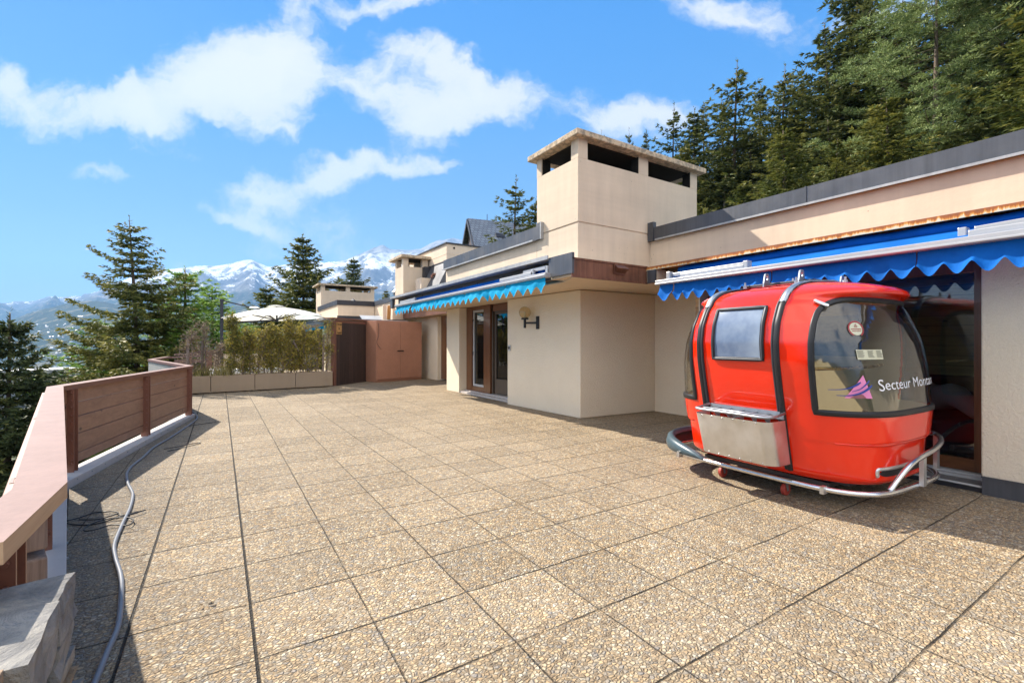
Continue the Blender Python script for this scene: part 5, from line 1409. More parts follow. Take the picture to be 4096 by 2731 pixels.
for q in w.pieces(): q.build('chimney_pillar', M['beige2'], NC)
w = MB(); w.box(4.08, 7.02, 24.35, 26.05, 4.20, 4.28); o = w.build('chimney_cap', M['cap']); o.parent = NC
w = MB(); w.box(4.3, 6.8, 24.55, 25.85, 4.192, 4.198); o = w.build('soot_lining', M['soot']); o.parent = NC
rv = empty('roof_vent', (5.08, 21.5, 3.10)); tag(rv, 'small black pagoda shaped vent standing on the neighbouring roof rim', 'vent')
w = MB(); w.lathe([(.05, 0), (.05, .08), (.11, .09), (.13, .13), (.02, .22), (0, .23)], (0, 0, 0), 4); w.build('cowl', M['zinc_dark'], rv)
rv = empty('chimney_cowl', (6.1, 18.6, 3.1)); tag(rv, 'pointed metal chimney cowl in front of the tiny spruce', 'cowl')
w = MB(); w.lathe([(.07, 0), (.07, .20), (.13, .21), (.14, .24), (.09, .27), (.17, .31), (.02, .46), (0, .46)], (0, 0, 0), 8); w.build('cowl', M['zinc_trim'], rv)
cb = empty('leaning_board', (5.2, 17.0, 2.20)); tag(cb, 'brown board and pale post propped on the low roof behind the cabinet', 'board')
w = MB(); w.add([(.03, 0, 0), (.20, .1, 0), (.22, .1, .55), (.05, 0, .52)], [(0, 1, 2, 3)]); w.box(.03, .20, .1, .12, -.001, .001); w.build('sheet', M['sign'], cb)
w = MB(); w.box(-.12, .02, -.02, .03, 0, .54); w.build('upright', M['beige2'], cb)
w = MB(); w.box(3.0, 6.0, 16.9, 18.9, 2.14, 2.18); w.add([(4.3, 16.9, 2.19), (5.4, 16.9, 2.19), (5.4, 18.5, 2.42), (4.6, 18.5, 2.42)], [(0, 1, 2, 3)]); o = w.build('lean_to_roof', M['zinc_trim']); tag(o, 'low grey metal roof strip above the dark board screen', 'roof')
w = MB(); w.add([(1.95, 18.95, 1.62), (2.02, 18.95, 1.68), (3.52, 19.2, 2.02), (3.52, 19.2, 1.92), (1.95, 20.2, 1.62), (3.52, 20.4, 2.02)], [(0, 1, 2, 3), (1, 4, 5, 2)]); o = w.build('canvas_blind', M['awning_sunlit']); 
na = empty('awning', (2.0, 19, 0)); tag(na, 'small bright blue awning sloping out from the neighbouring house under its eave', 'awning'); o.name = 'fabric'; o.parent = na; o.matrix_parent_inverse = Matrix.Translation(-Vector(na.location))
w = MB(); w.bar((1.5, 18.95, 1.62), (3.5, 19.2, 2.06), .03, .05); apart('arm', w, M['awn_alu'], na)
# railing, parapet, furniture behind the hedge
NR = empty('railing', (0, 20, 0)); tag(NR, 'reddish brown railing of the neighbouring terrace seen behind the hedge', 'railing')
w = MB()
w.bar((-1.40, 17.9, .88), (-.55, 18.2, .92), .12, .05); w.bar((-1.30, 19.3, .95), (-.30, 19.6, .97), .12, .05); w.bar((-.4, 21.5, 1.06), (5, 23.5, 1.10), .12, .05)
w.bar((-1.30, 19.35, .70), (-.35, 19.62, .72), .04, .13); w.bar((-1.0, 20.6, 1.00), (-.25, 21.0, 1.04), .10, .05)
apart('cap_board', w, M['rail_cap'], NR, each=True)
w = MB(); w.box(-.42, -.24, 19.55, 19.7, 0, 1.06); w.box(-.95, -.83, 19.4, 19.5, 0, .95); w.box(2.2, 2.35, 22.4, 22.5, 0, 1.06); apart('post', w, M['rail_steel'], NR, each=True)
NP = MB(); NP.box(-.20, 1.9, 20.0, 20.25, 0, .92); o = NP.build('parapet', M['beige2']); tag(o, 'pale beige parapet block on the neighbouring terrace', 'parapet')
for q, (x, y, la) in enumerate(((2.25, 19.4, 'dark garden table under the parasol behind the hedge'),)):
    t_ = empty('garden_table', (x, y, 0)); tag(t_, la, 'table'); w = MB(); w.box(-.75, .75, -.4, .4, .70, .74); w.build('tabletop', M['anthracite'], t_)
    for sx in (-.65, .65):
        for sy in (-.32, .32): w = MB(); w.box(sx - .03, sx + .03, sy - .03, sy + .03, 0, .70); w.build('leg', M['anthracite'], t_)
for q, (x, y, rz, la) in enumerate(((1.55, 18.6, .4, 'grey garden chair left of the dark garden table'), (2.85, 18.5, -.3, 'grey garden chair right of the dark garden table'))):
    t_ = empty('garden_chair', (x, y, 0), rz); tag(t_, la, 'chair', 'garden chairs on the neighbouring terrace'); w = MB(); w.box(-.25, .25, -.25, .25, .42, .45); w.build('seat', M['anthracite'], t_)
    w = MB(); w.box(-.25, .25, -.27, -.24, .50, .92); w.build('backrest', M['zinc_trim'], t_)
    for sx in (-.22, .22):
        for sy in (-.22, .22): w = MB(); w.box(sx - .015, sx + .015, sy - .015, sy + .015, 0, .42); w.build('leg', M['anthracite'], t_)
bn = empty('lounge_bench', (.6, 17.6, 0)); tag(bn, 'low pale lounge bench behind the middle planters', 'bench')
w = MB(); w.box(-.9, 1.2, -.3, .3, .34, .50); w.build('cushion', M['snow_white'], bn, bevel=.04)
w = MB()
for sx in (-.8, 1.1): w.box(sx - .04, sx + .04, -.25, .25, 0, .34)
[q.build('leg', M['taupe'], bn) for q in w.pieces()]

# ------------------------------------------------------------------ chalet on the slope behind
CHL = empty('chalet', (20.4, 40.3, 5)); tag(CHL, 'dark chalet with a steep grey slate roof showing above the flat roofs', 'chalet')
e0, e1 = Vector((20.37, 40.35, 13.3)), Vector((27.5, 39.2, 13.35)); f0, f1 = Vector((19.0, 36.3, 9.6)), Vector((26.5, 35.0, 9.6))
b0, b1 = Vector((21.5, 44.5, 9.6)), Vector((28.8, 43.2, 9.6))
w = MB(); up = Vector((0, 0, .12)); w.add([e0, e1, f1, f0, e0 + up, e1 + up, f1 + up, f0 + up, b0, b1, b0 + up, b1 + up], [(0, 3, 2, 1), (4, 5, 6, 7), (0, 4, 7, 3), (3, 7, 6, 2), (1, 2, 6, 5), (4, 10, 11, 5), (0, 1, 9, 8), (0, 8, 10, 4)])
def mat_slates():
    m, t, b = new_mat('slate_tiles'); c = coords(t)
    br = t.node('ShaderNodeTexBrick'); t.setin(br.inputs['Vector'], t.comb(t.math('MULTIPLY', t.sep(c)[0], 1.0), t.math('MULTIPLY', t.sep(c)[2], 1.25), 0)); br.inputs['Scale'].default_value = 1.0
    br.inputs['Brick Width'].default_value = .42; br.inputs['Row Height'].default_value = .36; br.inputs['Mortar Size'].default_value = .03
    br.inputs['Color1'].default_value = (.13, .145, .165, 1); br.inputs['Color2'].default_value = (.20, .215, .235, 1); br.inputs['Mortar'].default_value = (.06, .065, .075, 1)
    bset(t, b, color=br.outputs[0], rough=.5, normal=t.bump(br.outputs[1], -.5, .03)); return m
rf = apart('roof', w, mat_slates(), CHL)
gd = [e0 + Vector((.35, -.03, -.35)), f0 + Vector((.55, .45, .05)), b0 + Vector((.2, -.4, .05))]
w = MB(); back = Vector((6, -1, 0)); vv = [gd[0], gd[1], gd[1] + Vector((0, 0, -6)), gd[2] + Vector((0, 0, -6)), gd[2]]; vv2 = [p + back for p in vv]
w.add(vv + vv2, [(0, 1, 2, 3, 4), (9, 8, 7, 6, 5), (1, 6, 7, 2), (4, 3, 8, 9)]); apart('wall', w, M['panel'], CHL)
w = MB(); w.bar(e0 + Vector((-.1, .02, -.1)), f0 + Vector((-.1, .02, -.1)), .08, .35); w.bar(e0 + Vector((-.1, .02, -.1)), b0 + Vector((-.1, .02, -.1)), .08, .35); apart('barge_board', w, M['zinc_dark'], CHL, each=True)
w = MB(); w.obox((22.4, 37.8, 11.25), (.9, .7, .5), (R(-35), 0, -.15)); w.obox((23.2, 37.2, 10.7), (1.8, .8, .7), (0, 0, -.15), 0); apart('skylight', w, M['zinc_dark'], CHL, each=True)
w = MB(); w.tube([(22.3, 40.0, 13.3), (22.3, 40.0, 14.0)], .03, 6); apart('antenna', w, M['zinc_dark'], CHL)

# ------------------------------------------------------------------ hillside, valley and snowy range
def hill(x, y):
    s = x - 2.0
    z = -2.2 + (.30 * s if s > 0 else .36 * s) - .012 * max(0, y)
    if s > 40: z = -2.2 + 12 + .36 * (s - 40)
    z += .6 * mnoise.noise(Vector((x * .07, y * .07, 0)))
    if -4 < x < 13 and -8 < y < 28: z = min(z, -1.2)
    return z
def mat_ground():
    m, t, b = new_mat('forest_floor'); c = wcoords(t); n = t.noise(c, .35, 6, .65); n2 = t.noise(c, 6, 4, .6)
    bset(t, b, color=t.mix(t.math('MULTIPLY', n2, .5), t.ramp(n, [(.35, (.030, .035, .014)), (.55, (.065, .075, .022)), (.75, (.10, .085, .045))]), (.03, .03, .015)), rough=.95, normal=t.bump(n2, .6, .05))
    return m
w = MB(); nx = ny = 90; xs = np.linspace(-320, 260, nx); ys_ = np.linspace(-160, 420, ny)
xs = np.sign(xs) * (np.abs(xs) / 320) ** 1.6 * 320; ys_ = np.sign(ys_) * (np.abs(ys_) / 420) ** 1.4 * 420
w.add([(float(x), float(y), hill(float(x), float(y))) for y in ys_ for x in xs], [(j * nx + i, j * nx + i + 1, (j + 1) * nx + i + 1, (j + 1) * nx + i) for j in range(ny - 1) for i in range(nx - 1)])
tag(w.build('hillside', mat_ground(), None, True), kind='structure')
CR2 = [(-1.266, 0.0593), (-1.105, 0.0809), (-1.058, 0.0901), (-1.02, 0.0928), (-0.95, 0.0971), (-0.917, 0.0998), (-0.879, 0.116), (-0.835, 0.1321), (-0.79, 0.1467), (-0.729, 0.1575), (-0.682, 0.1656), (-0.635, 0.1677), (-0.598, 0.1715), (-0.573, 0.1753), (-0.56, 0.178), (-0.544, 0.1715), (-0.527, 0.1661), (-0.511, 0.165), (-0.489, 0.1699), (-0.447, 0.1704), (-0.4, 0.1699), (-0.358, 0.1764), (-0.334, 0.1866), (-0.306, 0.2017), (-0.278, 0.2098), (-0.264, 0.2017), (-0.236, 0.2028), (-0.198, 0.2028), (-0.184, 0.2098), (-0.156, 0.2217), (-0.128, 0.2249), (-0.1, 0.2206), (-0.053, 0.2077), (0.028, 0.1942), (0.19, 0.178), (0.406, 0.1564)]
CR1 = [(-1.266, 0.0216), (-1.105, 0.0367), (-1.077, 0.0458), (-1.024, 0.0674), (-0.954, 0.0868), (-0.91, 0.0901), (-0.873, 0.0874), (-0.824, 0.0728), (-0.77, 0.0583), (-0.716, 0.0512), (-0.646, 0.0728), (-0.592, 0.0798), (-0.538, 0.0755), (-0.484, 0.0583), (-0.403, 0.0431), (-0.296, 0.0378), (-0.08, 0.0324), (0.406, 0.0216)]
c2u, c2v = zip(*CR2); c1u, c1v = zip(*CR1)
fwd = Vector((math.sin(YAW), math.cos(YAW), 0)); rgt = Vector((math.cos(YAW), -math.sin(YAW), 0))
D1, D2 = 4300., 10000.
def mountain_h(u, dd):
    """height above eye level at lateral ratio u and distance dd along the view axis"""
    e1 = np.interp(u, c1u, c1v) * D1; e2 = np.interp(u, c2u, c2v) * D2
    keys = [(350, -130), (1500, -300), (2500, -190), (3300, e1 * .35 - 60), (D1, e1), (5200, e1 * 1.02), (6300, e1 * 1.05 + .10 * (e2 - e1)), (8300, e1 + .56 * (e2 - e1)), (D2, e2), (11500, e2 * .72), (14000, e2 * .3)]
    base = float(np.interp(dd, [k[0] for k in keys], [k[1] for k in keys]))
    p = Vector((u * dd / 1500, dd / 1500, 3.3))
    rid = mnoise.ridged_multi_fractal(p, 1.0, 2.1, 6, 1.0, 2.0) - 1.0
    fb_ = mnoise.fractal(p * 2.3, 1.0, 2.0, 6)
    amp = float(np.interp(dd, [350, 2000, 3800, D1, 5000, 7000, 9000, D2, 11000], [6, 22, 40, 16, 90, 260, 270, 60, 150]))
    gull = float(np.interp(dd, [5000, 7500, 9300, D2], [0, 1, .8, .05]))
    g_ = -abs(mnoise.noise(Vector((u * 16 + .25 * mnoise.noise(Vector((dd / 600, u * 9, 0))), dd / 5200, 7.7)))) * 260 * gull
    return base + amp * (.55 * rid + .6 * fb_) + g_ + 90 * gull
def mat_mountain():
    m, t, b = new_mat('alpine_slopes'); c = wcoords(t); s = t.sep(c); nrm = t.sep(t.node('ShaderNodeNewGeometry').outputs['Normal'])
    sc = t.mapping(c, scale=(.001, .001, .001))
    n = t.noise(sc, 1.6, 8, .62); n2 = t.noise(sc, 7.0, 8, .68); n3 = t.noise(sc, 26, 6, .7)
    alt = t.math('ADD', s[2], t.math('MULTIPLY', t.math('SUBTRACT', n, .5), 900))
    alt = t.math('ADD', alt, t.math('MULTIPLY', t.math('SUBTRACT', n2, .5), 800))
    steepn = t.noise(t.mapping(c, scale=(.004, .004, .0012)), 1.0, 6, .7)
    forest = t.ramp(n3, [(.35, (.014, .026, .014)), (.6, (.032, .055, .025)), (.75, (.085, .115, .045))])
    mead = t.ramp(n2, [(.4, (.075, .095, .045)), (.6, (.16, .145, .085))])
    rock = t.ramp(steepn, [(.35, (.07, .068, .066)), (.55, (.20, .19, .175)), (.7, (.34, .32, .29))])
    low = t.mix(t.maprange(n2, .54, .60, 0, 1), forest, mead)
    col = t.mix(t.maprange(alt, 560, 900, 0, 1), low, rock)
    steep = t.maprange(nrm[2], .62, .80, 0, 1)
    patch = t.math('ADD', t.maprange(alt, 620, 1550, -.25, .62), t.math('ADD', t.math('MULTIPLY', t.math('SUBTRACT', n2, .5), 2.0), t.math('MULTIPLY', t.math('SUBTRACT', n3, .5), 1.3)))
    patch = t.math('ADD', patch, t.math('MULTIPLY', t.math('SUBTRACT', steep, .75), .9))
    snow = t.maprange(patch, .42, .50, 0, 1)
    snow = t.math('MULTIPLY', snow, t.maprange(s[2], 560, 760, 0, 1))
    snow = t.math('MULTIPLY', snow, t.maprange(t.math('ADD', s[2], t.math('MULTIPLY', t.math('SUBTRACT', n2, .5), 900)), 1500, 1900, 1, .12))
    snow = t.math('MULTIPLY', snow, t.maprange(steepn, .40, .50, .15, 1))
    col = t.mix(snow, col, (.86, .88, .90))
    bset(t, b, color=col, rough=.95, spec=.1, normal=t.bump(n3, .6, 60))
    return m
w = MB(); us = np.concatenate([np.linspace(-2.2, -1.27, 16), np.linspace(-1.26, .02, 300), np.linspace(.06, 1.6, 26)]); ds = np.concatenate([np.geomspace(350, 3000, 26), np.linspace(3100, 11500, 120), np.linspace(11900, 14000, 5)])
vv = []
for dd in ds:
    for u_ in us:
        p = (fwd + rgt * float(u_)) * float(dd); vv.append((p.x, p.y, EYE + mountain_h(float(u_), float(dd))))
nu = len(us)
w.add(vv, [(j * nu + i, j * nu + i + 1, (j + 1) * nu + i + 1, (j + 1) * nu + i) for j in range(len(ds) - 1) for i in range(nu - 1)])
tag(w.build('mountains', mat_mountain(), None, True), kind='structure')
# ground beyond the hillside in the other directions
w = MB(); n = 48; vv = []
for rr_, zz in ((300, -95), (2500, -320), (15000, -320)): vv += [(rr_ * math.cos(2 * math.pi * k / n), rr_ * math.sin(2 * math.pi * k / n), zz) for k in range(n)]
w.add(vv, [(q * n + k, q * n + (k + 1) % n, (q + 1) * n + (k + 1) % n, (q + 1) * n + k) for q in range(2) for k in range(n)]); tag(w.build('valley_floor', mat_ground()), kind='structure')
# the village on the opposite slope
rng = random.Random(12)
hp = []
def house_mesh(k, roofm):
    w = MB(); L_, B_, H_ = (13, 9, 6) if k == 0 else ((22, 11, 8) if k == 1 else (34, 13, 12))
    w.box(-L_ / 2, L_ / 2, -B_ / 2, B_ / 2, -6, H_, 0); w.add([(-L_ / 2 - 1, -B_ / 2 - 1.5, H_ - .5), (L_ / 2 + 1, -B_ / 2 - 1.5, H_ - .5), (L_ / 2 + 1, 0, H_ + 3), (-L_ / 2 - 1, 0, H_ + 3), (L_ / 2 + 1, B_ / 2 + 1.5, H_ - .5), (-L_ / 2 - 1, B_ / 2 + 1.5, H_ - .5)], [(0, 1, 2, 3), (3, 2, 4, 5), (0, 3, 5), (1, 4, 2)], 1)
    return w.build('village_house', [M['snow_white'], roofm], None)
protos = [house_mesh(0, M['zinc_trim']), house_mesh(1, M['slate']), house_mesh(2, M['slate']), house_mesh(0, M['rail_wood'])]
cnt = 0
for k in range(95):
    u_ = rng.uniform(-1.03, -.885) if rng.random() < .8 else rng.uniform(-1.07, -.84); dd = rng.uniform(2350, 3700) if rng.random() < .75 else rng.uniform(2100, 3000)
    p = (fwd + rgt * u_) * dd; q = rng.choice([0, 0, 0, 1, 1, 2, 3]); o = protos[q] if protos[q].get('label') is None else protos[q].copy()
    if o.name not in COL.objects: COL.objects.link(o)
    o.location = (p.x, p.y, EYE + mountain_h(u_, dd) + 1); o.rotation_euler = (0, 0, rng.uniform(-.6, .6) - YAW); s_ = rng.uniform(.55, .95); o.scale = (s_, s_, s_)
    tag(o, 'tiny pale house of the hazy village across the valley', 'house', 'houses of the distant village')
fh = empty('flat_roofed_house', (-14.6, 62.2, -8.1), .6); fh.scale = (.42, .5, 1); tag(fh, 'flat roofed house with a pale roof edge below, between the two left spruces', 'house')
w = MB(); w.box(-6, 6, -4, 4, -3, 6.2); w.build('wall', M['slate'], fh); w = MB(); w.box(-6.8, 6.8, -4.8, 4.8, 6.2, 6.9); w.build('roof', M['zinc_trim'], fh)
w = MB(); w.box(-5, 5, -4.02, -4.0, 4.2, 5.6); w.build('window', M['glass_dark'], fh)

# ------------------------------------------------------------------ conifers
def mesh_from_arrays(name, V_, F_, mat, tones=None):
    me = bpy.data.meshes.new(name); V_ = np.asarray(V_, dtype=np.float32); F_ = np.asarray(F_, dtype=np.int32)
    me.vertices.add(len(V_)); me.vertices.foreach_set('co', V_.ravel()); k = F_.shape[1]
    me.loops.add(F_.size); me.loops.foreach_set('vertex_index', F_.ravel()); me.polygons.add(len(F_))
    me.polygons.foreach_set('loop_start', np.arange(0, F_.size, k, dtype=np.int32)); me.polygons.foreach_set('loop_total', np.full(len(F_), k, dtype=np.int32))
    me.materials.append(mat); me.update(calc_edges=True)
    if tones is not None:
        at = me.attributes.new('tone', 'FLOAT', 'FACE'); at.data.foreach_set('value', np.asarray(tones, dtype=np.float32))
    return me
def blades(B, Dr, L_, Wd, rs, tones):
    """diamond shaped needle sprays: base, direction, length, width"""
    B = np.asarray(B); Dr = np.asarray(Dr); L_ = np.asarray(L_)[:, None]; Wd = np.asarray(Wd)[:, None]
    Dr = Dr / (np.linalg.norm(Dr, axis=1, keepdims=True) + 1e-9)
    rnd = rs.normal(size=Dr.shape); X = np.cross(Dr, rnd); X /= (np.linalg.norm(X, axis=1, keepdims=True) + 1e-9)
    V_ = np.stack([B, B + Dr * L_ * .45 + X * Wd * .5, B + Dr * L_, B + Dr * L_ * .45 - X * Wd * .5], 1).reshape(-1, 3)
    F_ = np.arange(len(V_)).reshape(-1, 4); return V_, F_, np.asarray(tones)
def make_conifer(seed, H, Rb, mat, base=.06, levels=26, per=6, prof=.9, droop=.30, tipup=.22, topup=.55, tw=.17, twl=.30, bl=.17, bw=.050, tuft=2, gap=0.0, clump=False, hang=.15, bark='bark', jitter=.25, bend=None):
    rs = np.random.RandomState(seed); B = []; Dr = []; L_ = []; Wd = []; To = []
    wood = MB()
    bend_ = rs.normal(0, .012 * H, 2); bend = bend_ if bend is None else bend
    def axis(z): t = z / H; return np.array([bend[0] * t * t, bend[1] * t * t, z])
    tz = np.linspace(-.5, H * .985, 10); r0 = .0075 * H + .02
    wood.tube([tuple(axis(z)) for z in tz], [max(.008, r0 * (1 - max(0, z) / H) ** .85 + .006) for z in tz], 8)
    for li in range(levels):
        t = (li + rs.uniform(-.3, .3)) / levels; t = min(max(t, 0), .985); z = H * (base + (1 - base) * t * .97)
        rad = Rb * (1 - t) ** prof * (1 if t > .08 else .75) + Rb * (.05 * (1 - t) + .035)
        k = max(3, int(per * (1 - .35 * t) + rs.uniform(-.8, .8))); a0 = rs.uniform(0, 6.28)
        for q in range(k):
            if rs.rand() < gap: continue
            az = a0 + 2 * math.pi * q / k + rs.normal(0, .22); Lb = rad * rs.uniform(1 - jitter * 1.6, 1 + jitter * .7)
            if Lb < .06: continue
            dh = np.array([math.cos(az), math.sin(az), 0]); e1 = topup * t ** 1.3 - droop * (1 - t) * .8 + rs.normal(0, .07); e2 = tipup * (1 - .5 * t)
            o_ = axis(z)
            m = max(4, int(Lb / tw)); ss = np.linspace(.10 if not clump else .35, 1.0, m)
            pts = [o_ + dh * Lb * s_ + np.array([0, 0, Lb * (e1 * s_ + e2 * s_ * s_ - .10 * math.sin(math.pi * s_))]) for s_ in (0, .33, .66, 1.0)]
            wood.tube([tuple(p) for p in pts], [max(.004, .0075 * Lb + .004) * f for f in (1, .7, .45, .15)], 4, cap=False)
            tone_b = rs.uniform(0, .35)
            for s_ in ss:
                p = o_ + dh * Lb * s_ + np.array([0, 0, Lb * (e1 * s_ + e2 * s_ * s_ - .10 * math.sin(math.pi * s_))])
                for sd in (-1, 1):
                    ang = sd * rs.uniform(.55, 1.15); c_, n_ = math.cos(ang), math.sin(ang)
                    td = np.array([dh[0] * c_ - dh[1] * n_, dh[0] * n_ + dh[1] * c_, e1 * .6 + e2 * s_ - hang * rs.uniform(.3, 1.4)])
                    tl = min(twl * Lb, .75) * (1.05 - .75 * s_) * rs.uniform(.6, 1.25) + .06
                    if clump:
                        cc_ = p + td * tl; kk = 90; rr_ = .30 + .16 * rs.rand()
                        dd_ = rs.normal(0, 1, (kk, 3)); dd_[:, 2] = np.abs(dd_[:, 2]) * .9 - .15; dd_ /= np.linalg.norm(dd_, axis=1, keepdims=True)
                        tb = rs.uniform(-.1, .15)
                        for d_ in dd_:
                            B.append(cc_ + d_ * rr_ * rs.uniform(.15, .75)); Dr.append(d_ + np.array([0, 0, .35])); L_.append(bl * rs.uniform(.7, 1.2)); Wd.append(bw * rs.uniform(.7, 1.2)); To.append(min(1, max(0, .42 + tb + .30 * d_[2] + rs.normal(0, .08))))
                        continue
                    nb = max(2, int(tl / (bl * .42)))
                    for j in range(nb):
                        f = (j + rs.uniform(0, .8)) / nb; bp = p + td * tl * f
                        for _ in range(tuft):
                            d_ = td * .9 + rs.normal(0, .45, 3); d_[2] -= hang * .5
                            if clump: d_ = td * .3 + rs.normal(0, .6, 3); d_[2] = abs(d_[2]) + .15
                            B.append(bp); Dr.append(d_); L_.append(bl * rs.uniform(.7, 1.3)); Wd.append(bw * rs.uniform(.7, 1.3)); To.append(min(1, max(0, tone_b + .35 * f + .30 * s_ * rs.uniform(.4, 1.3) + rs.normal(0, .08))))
                if rs.rand() < .8:
                    B.append(p); Dr.append(dh + rs.normal(0, .3, 3)); L_.append(bl * 1.2); Wd.append(bw); To.append(tone_b + .3 * s_)
    for j in range(int(14)):
        z = H * (.93 + .07 * j / 14); B.append(axis(z)); Dr.append(rs.normal(0, .5, 3) + np.array([0, 0, .8])); L_.append(bl * .9); Wd.append(bw); To.append(.5)
    V_, F_, T_ = blades(B, Dr, L_, Wd, rs, To)
    crown = mesh_from_arrays('crown', V_, F_, mat, T_)
    tm_ = bpy.data.meshes.new('trunk'); tm_.from_pydata(wood.v, [], wood.f); tm_.materials.append(M[bark]); tm_.polygons.foreach_set('use_smooth', [True] * len(tm_.polygons)); tm_.update()
    return (crown, tm_, H, Rb)
def place_tree(kind, proto, x, y, ztop, rad, label, group=None, name='spruce_tree', rz=None, zb=None):
    crown, trunk, H, Rb = proto; zb = hill(x, y) - .2 if zb is None else zb; h = ztop - zb
    r = empty(name, (x, y, zb), random.uniform(0, 6.28) if rz is None else rz); r.scale = (rad / Rb, rad / Rb, h / H)
    tag(r, label, 'tree', group)
    for nm, me in (('trunk', trunk), ('crown', crown)):
        o = bpy.data.objects.new(nm, me); COL.objects.link(o); o.parent = r
    return r
# trees left of and behind the terrace
pA = make_conifer(3, 11.5, 2.5, M['spruce'], base=.02, levels=34, per=8, prof=.74, droop=.28, tipup=.32, topup=.40, tw=.095, twl=.34, bl=.125, bw=.042, tuft=4, gap=.12, hang=.45, jitter=.42, bend=(-.26, .16))
place_tree('s', pA, -2.5, 21.65, 6.0, 3.1, 'big open spruce with layered drooping branches left of the bright green larch', rz=0)
pB = make_conifer(5, 6.2, 1.45, M['spruce2'], base=.02, levels=36, per=8, prof=.80, droop=.18, tipup=.28, topup=.6, tw=.075, twl=.36, bl=.10, bw=.032, tuft=5, gap=.04, hang=.25)
place_tree('s', pB, -3.3, 12.1, 1.98, 1.75, 'dark young spruce at the far left edge beside the railing')
pC = make_conifer(8, 11, 2.4, M['spruce'], base=.03, levels=34, per=8, prof=.80, droop=.35, tipup=.36, topup=.55, tw=.14, twl=.34, bl=.17, bw=.062, tuft=4, gap=.05, hang=.40, jitter=.38)
place_tree('s', pC, 4.6, 32.5, 8.4, 3.7, 'tall dense spruce rising behind the cream parasol', rz=.4)
place_tree('s', pC, 2.4, 30.4, 4.7, 2.7, 'shorter spruce at the left foot of the tall spruce behind the parasol', rz=2.0)
place_tree('s', pC, 4.3, 27.2, 2.9, 2.8, 'broad spruce filling the gap under the parasol beside the neighbouring house', rz=3.0)
place_tree('s', pC, 11.1, 47.4, 9.8, 3.2, 'slim spruce against the snow above the wide two slot chimney', rz=4.0)
place_tree('s', pC, 15.7, 51.6, 7.3, 1.9, 'tiny dark spruce between the two smaller chimneys', rz=5.0)
pL = make_conifer(21, 9, 1.7, M['larch'], base=.05, levels=34, per=7, prof=.75, droop=-.05, tipup=.30, topup=.8, tw=.11, twl=.34, bl=.11, bw=.030, tuft=6, gap=.03, hang=.10, jitter=.38)
pL2 = make_conifer(23, 9, 1.9, M['larch'], base=.05, levels=30, per=7, prof=.7, droop=-.05, tipup=.28, topup=.8, tw=.13, twl=.34, bl=.11, bw=.030, tuft=6, gap=.05, hang=.10, jitter=.42)
for q, (x, y, zt, rd, la, pr_) in enumerate(((-1.2, 23.2, 4.5, 3.2, 'bright green pointed larch right of the big open spruce', pL), (-.3, 26.2, 4.15, 3.2, 'second larch standing just behind the pointed bright green larch', pL2), (-4.9, 31.4, 2.7, 3.4, 'yellow green larch glowing behind the big open spruce', pL2),
                                 (1.3, 29.8, 2.6, 1.8, 'low larch behind the left half of the parasol canopy', pL), (.5, 28.3, 3.2, 1.5, 'thin larch by the parasol mast', pL2), (-3.2, 17.5, -.5, 1.3, 'fresh green larch top peeking over the long plank railing', pL))):
    place_tree('l', pr_, x, y, zt, rd, la, None, 'larch_tree', rz=q * 1.7)
for q, (x, y, zt, rd, la) in enumerate(((-4.4, 13.3, -.2, 1.2, 'dark spruce low behind the far left young spruce'), (-3.1, 7.9, -.35, 1.3, 'dark spruce top just below the near railing cap'), (-4.6, 22.5, .3, 2.3, 'dark spruce filling the lower left behind the plank railing'), (-1.9, 19.8, -.1, 1.8, 'low spruce at the foot of the big open spruce'), (-6.5, 17.5, -.9, 2.2, 'dark spruce sunk below the valley view at far left'), (-2.9, 9.8, -.7, 1.1, 'small spruce directly below the near railing'))):
    place_tree('s', pB, x, y, zt, rd, la, 'spruces below the terrace edge', rz=q * 1.3)
# wooded slope on the right
F1 = make_conifer(31, 20, 2.6, M['spruce'], base=.05, levels=34, per=6, prof=.72, droop=.42, tipup=.42, topup=.5, tw=.26, twl=.27, bl=.26, bw=.075, tuft=6, gap=.08, hang=.50, jitter=.50)
F2 = make_conifer(37, 20, 2.6, M['spruce2'], base=.05, levels=32, per=6, prof=.66, droop=.44, tipup=.40, topup=.45, tw=.26, twl=.26, bl=.26, bw=.075, tuft=6, gap=.12, hang=.50, jitter=.55)
F5 = make_conifer(39, 20, 2.6, M['spruce'], base=.05, levels=30, per=6, prof=.60, droop=.46, tipup=.40, topup=.40, tw=.26, twl=.25, bl=.26, bw=.075, tuft=6, gap=.20, hang=.55, jitter=.60)
F3 = make_conifer(41, 20, 3.2, M['spruce2'], base=.05, levels=34, per=7, prof=.52, droop=.20, tipup=.34, topup=.5, tw=.28, twl=.28, bl=.28, bw=.085, tuft=6, gap=.05, hang=.15, jitter=.45)
F4 = make_conifer(43, 12, 2.2, M['gold'], base=.05, levels=30, per=6, prof=.80, droop=.25, tipup=.38, topup=.6, tw=.18, twl=.30, bl=.19, bw=.055, tuft=6, gap=.06, hang=.32, jitter=.42)
P1 = make_conifer(47, 20, 3.8, M['pine_n'], base=.10, levels=26, per=6, prof=.34, droop=.0, tipup=.22, topup=.7, tw=.62, twl=.30, bl=.17, bw=.042, tuft=3, gap=.08, hang=-.05, clump=True, jitter=.40)
P2 = make_conifer(53, 20, 4.0, M['spruce2'], base=.08, levels=26, per=6, prof=.40, droop=.0, tipup=.22, topup=.6, tw=.66, twl=.30, bl=.19, bw=.046, tuft=3, gap=.10, hang=.0, clump=True, jitter=.42)
G = 'conifers on the wooded slope'
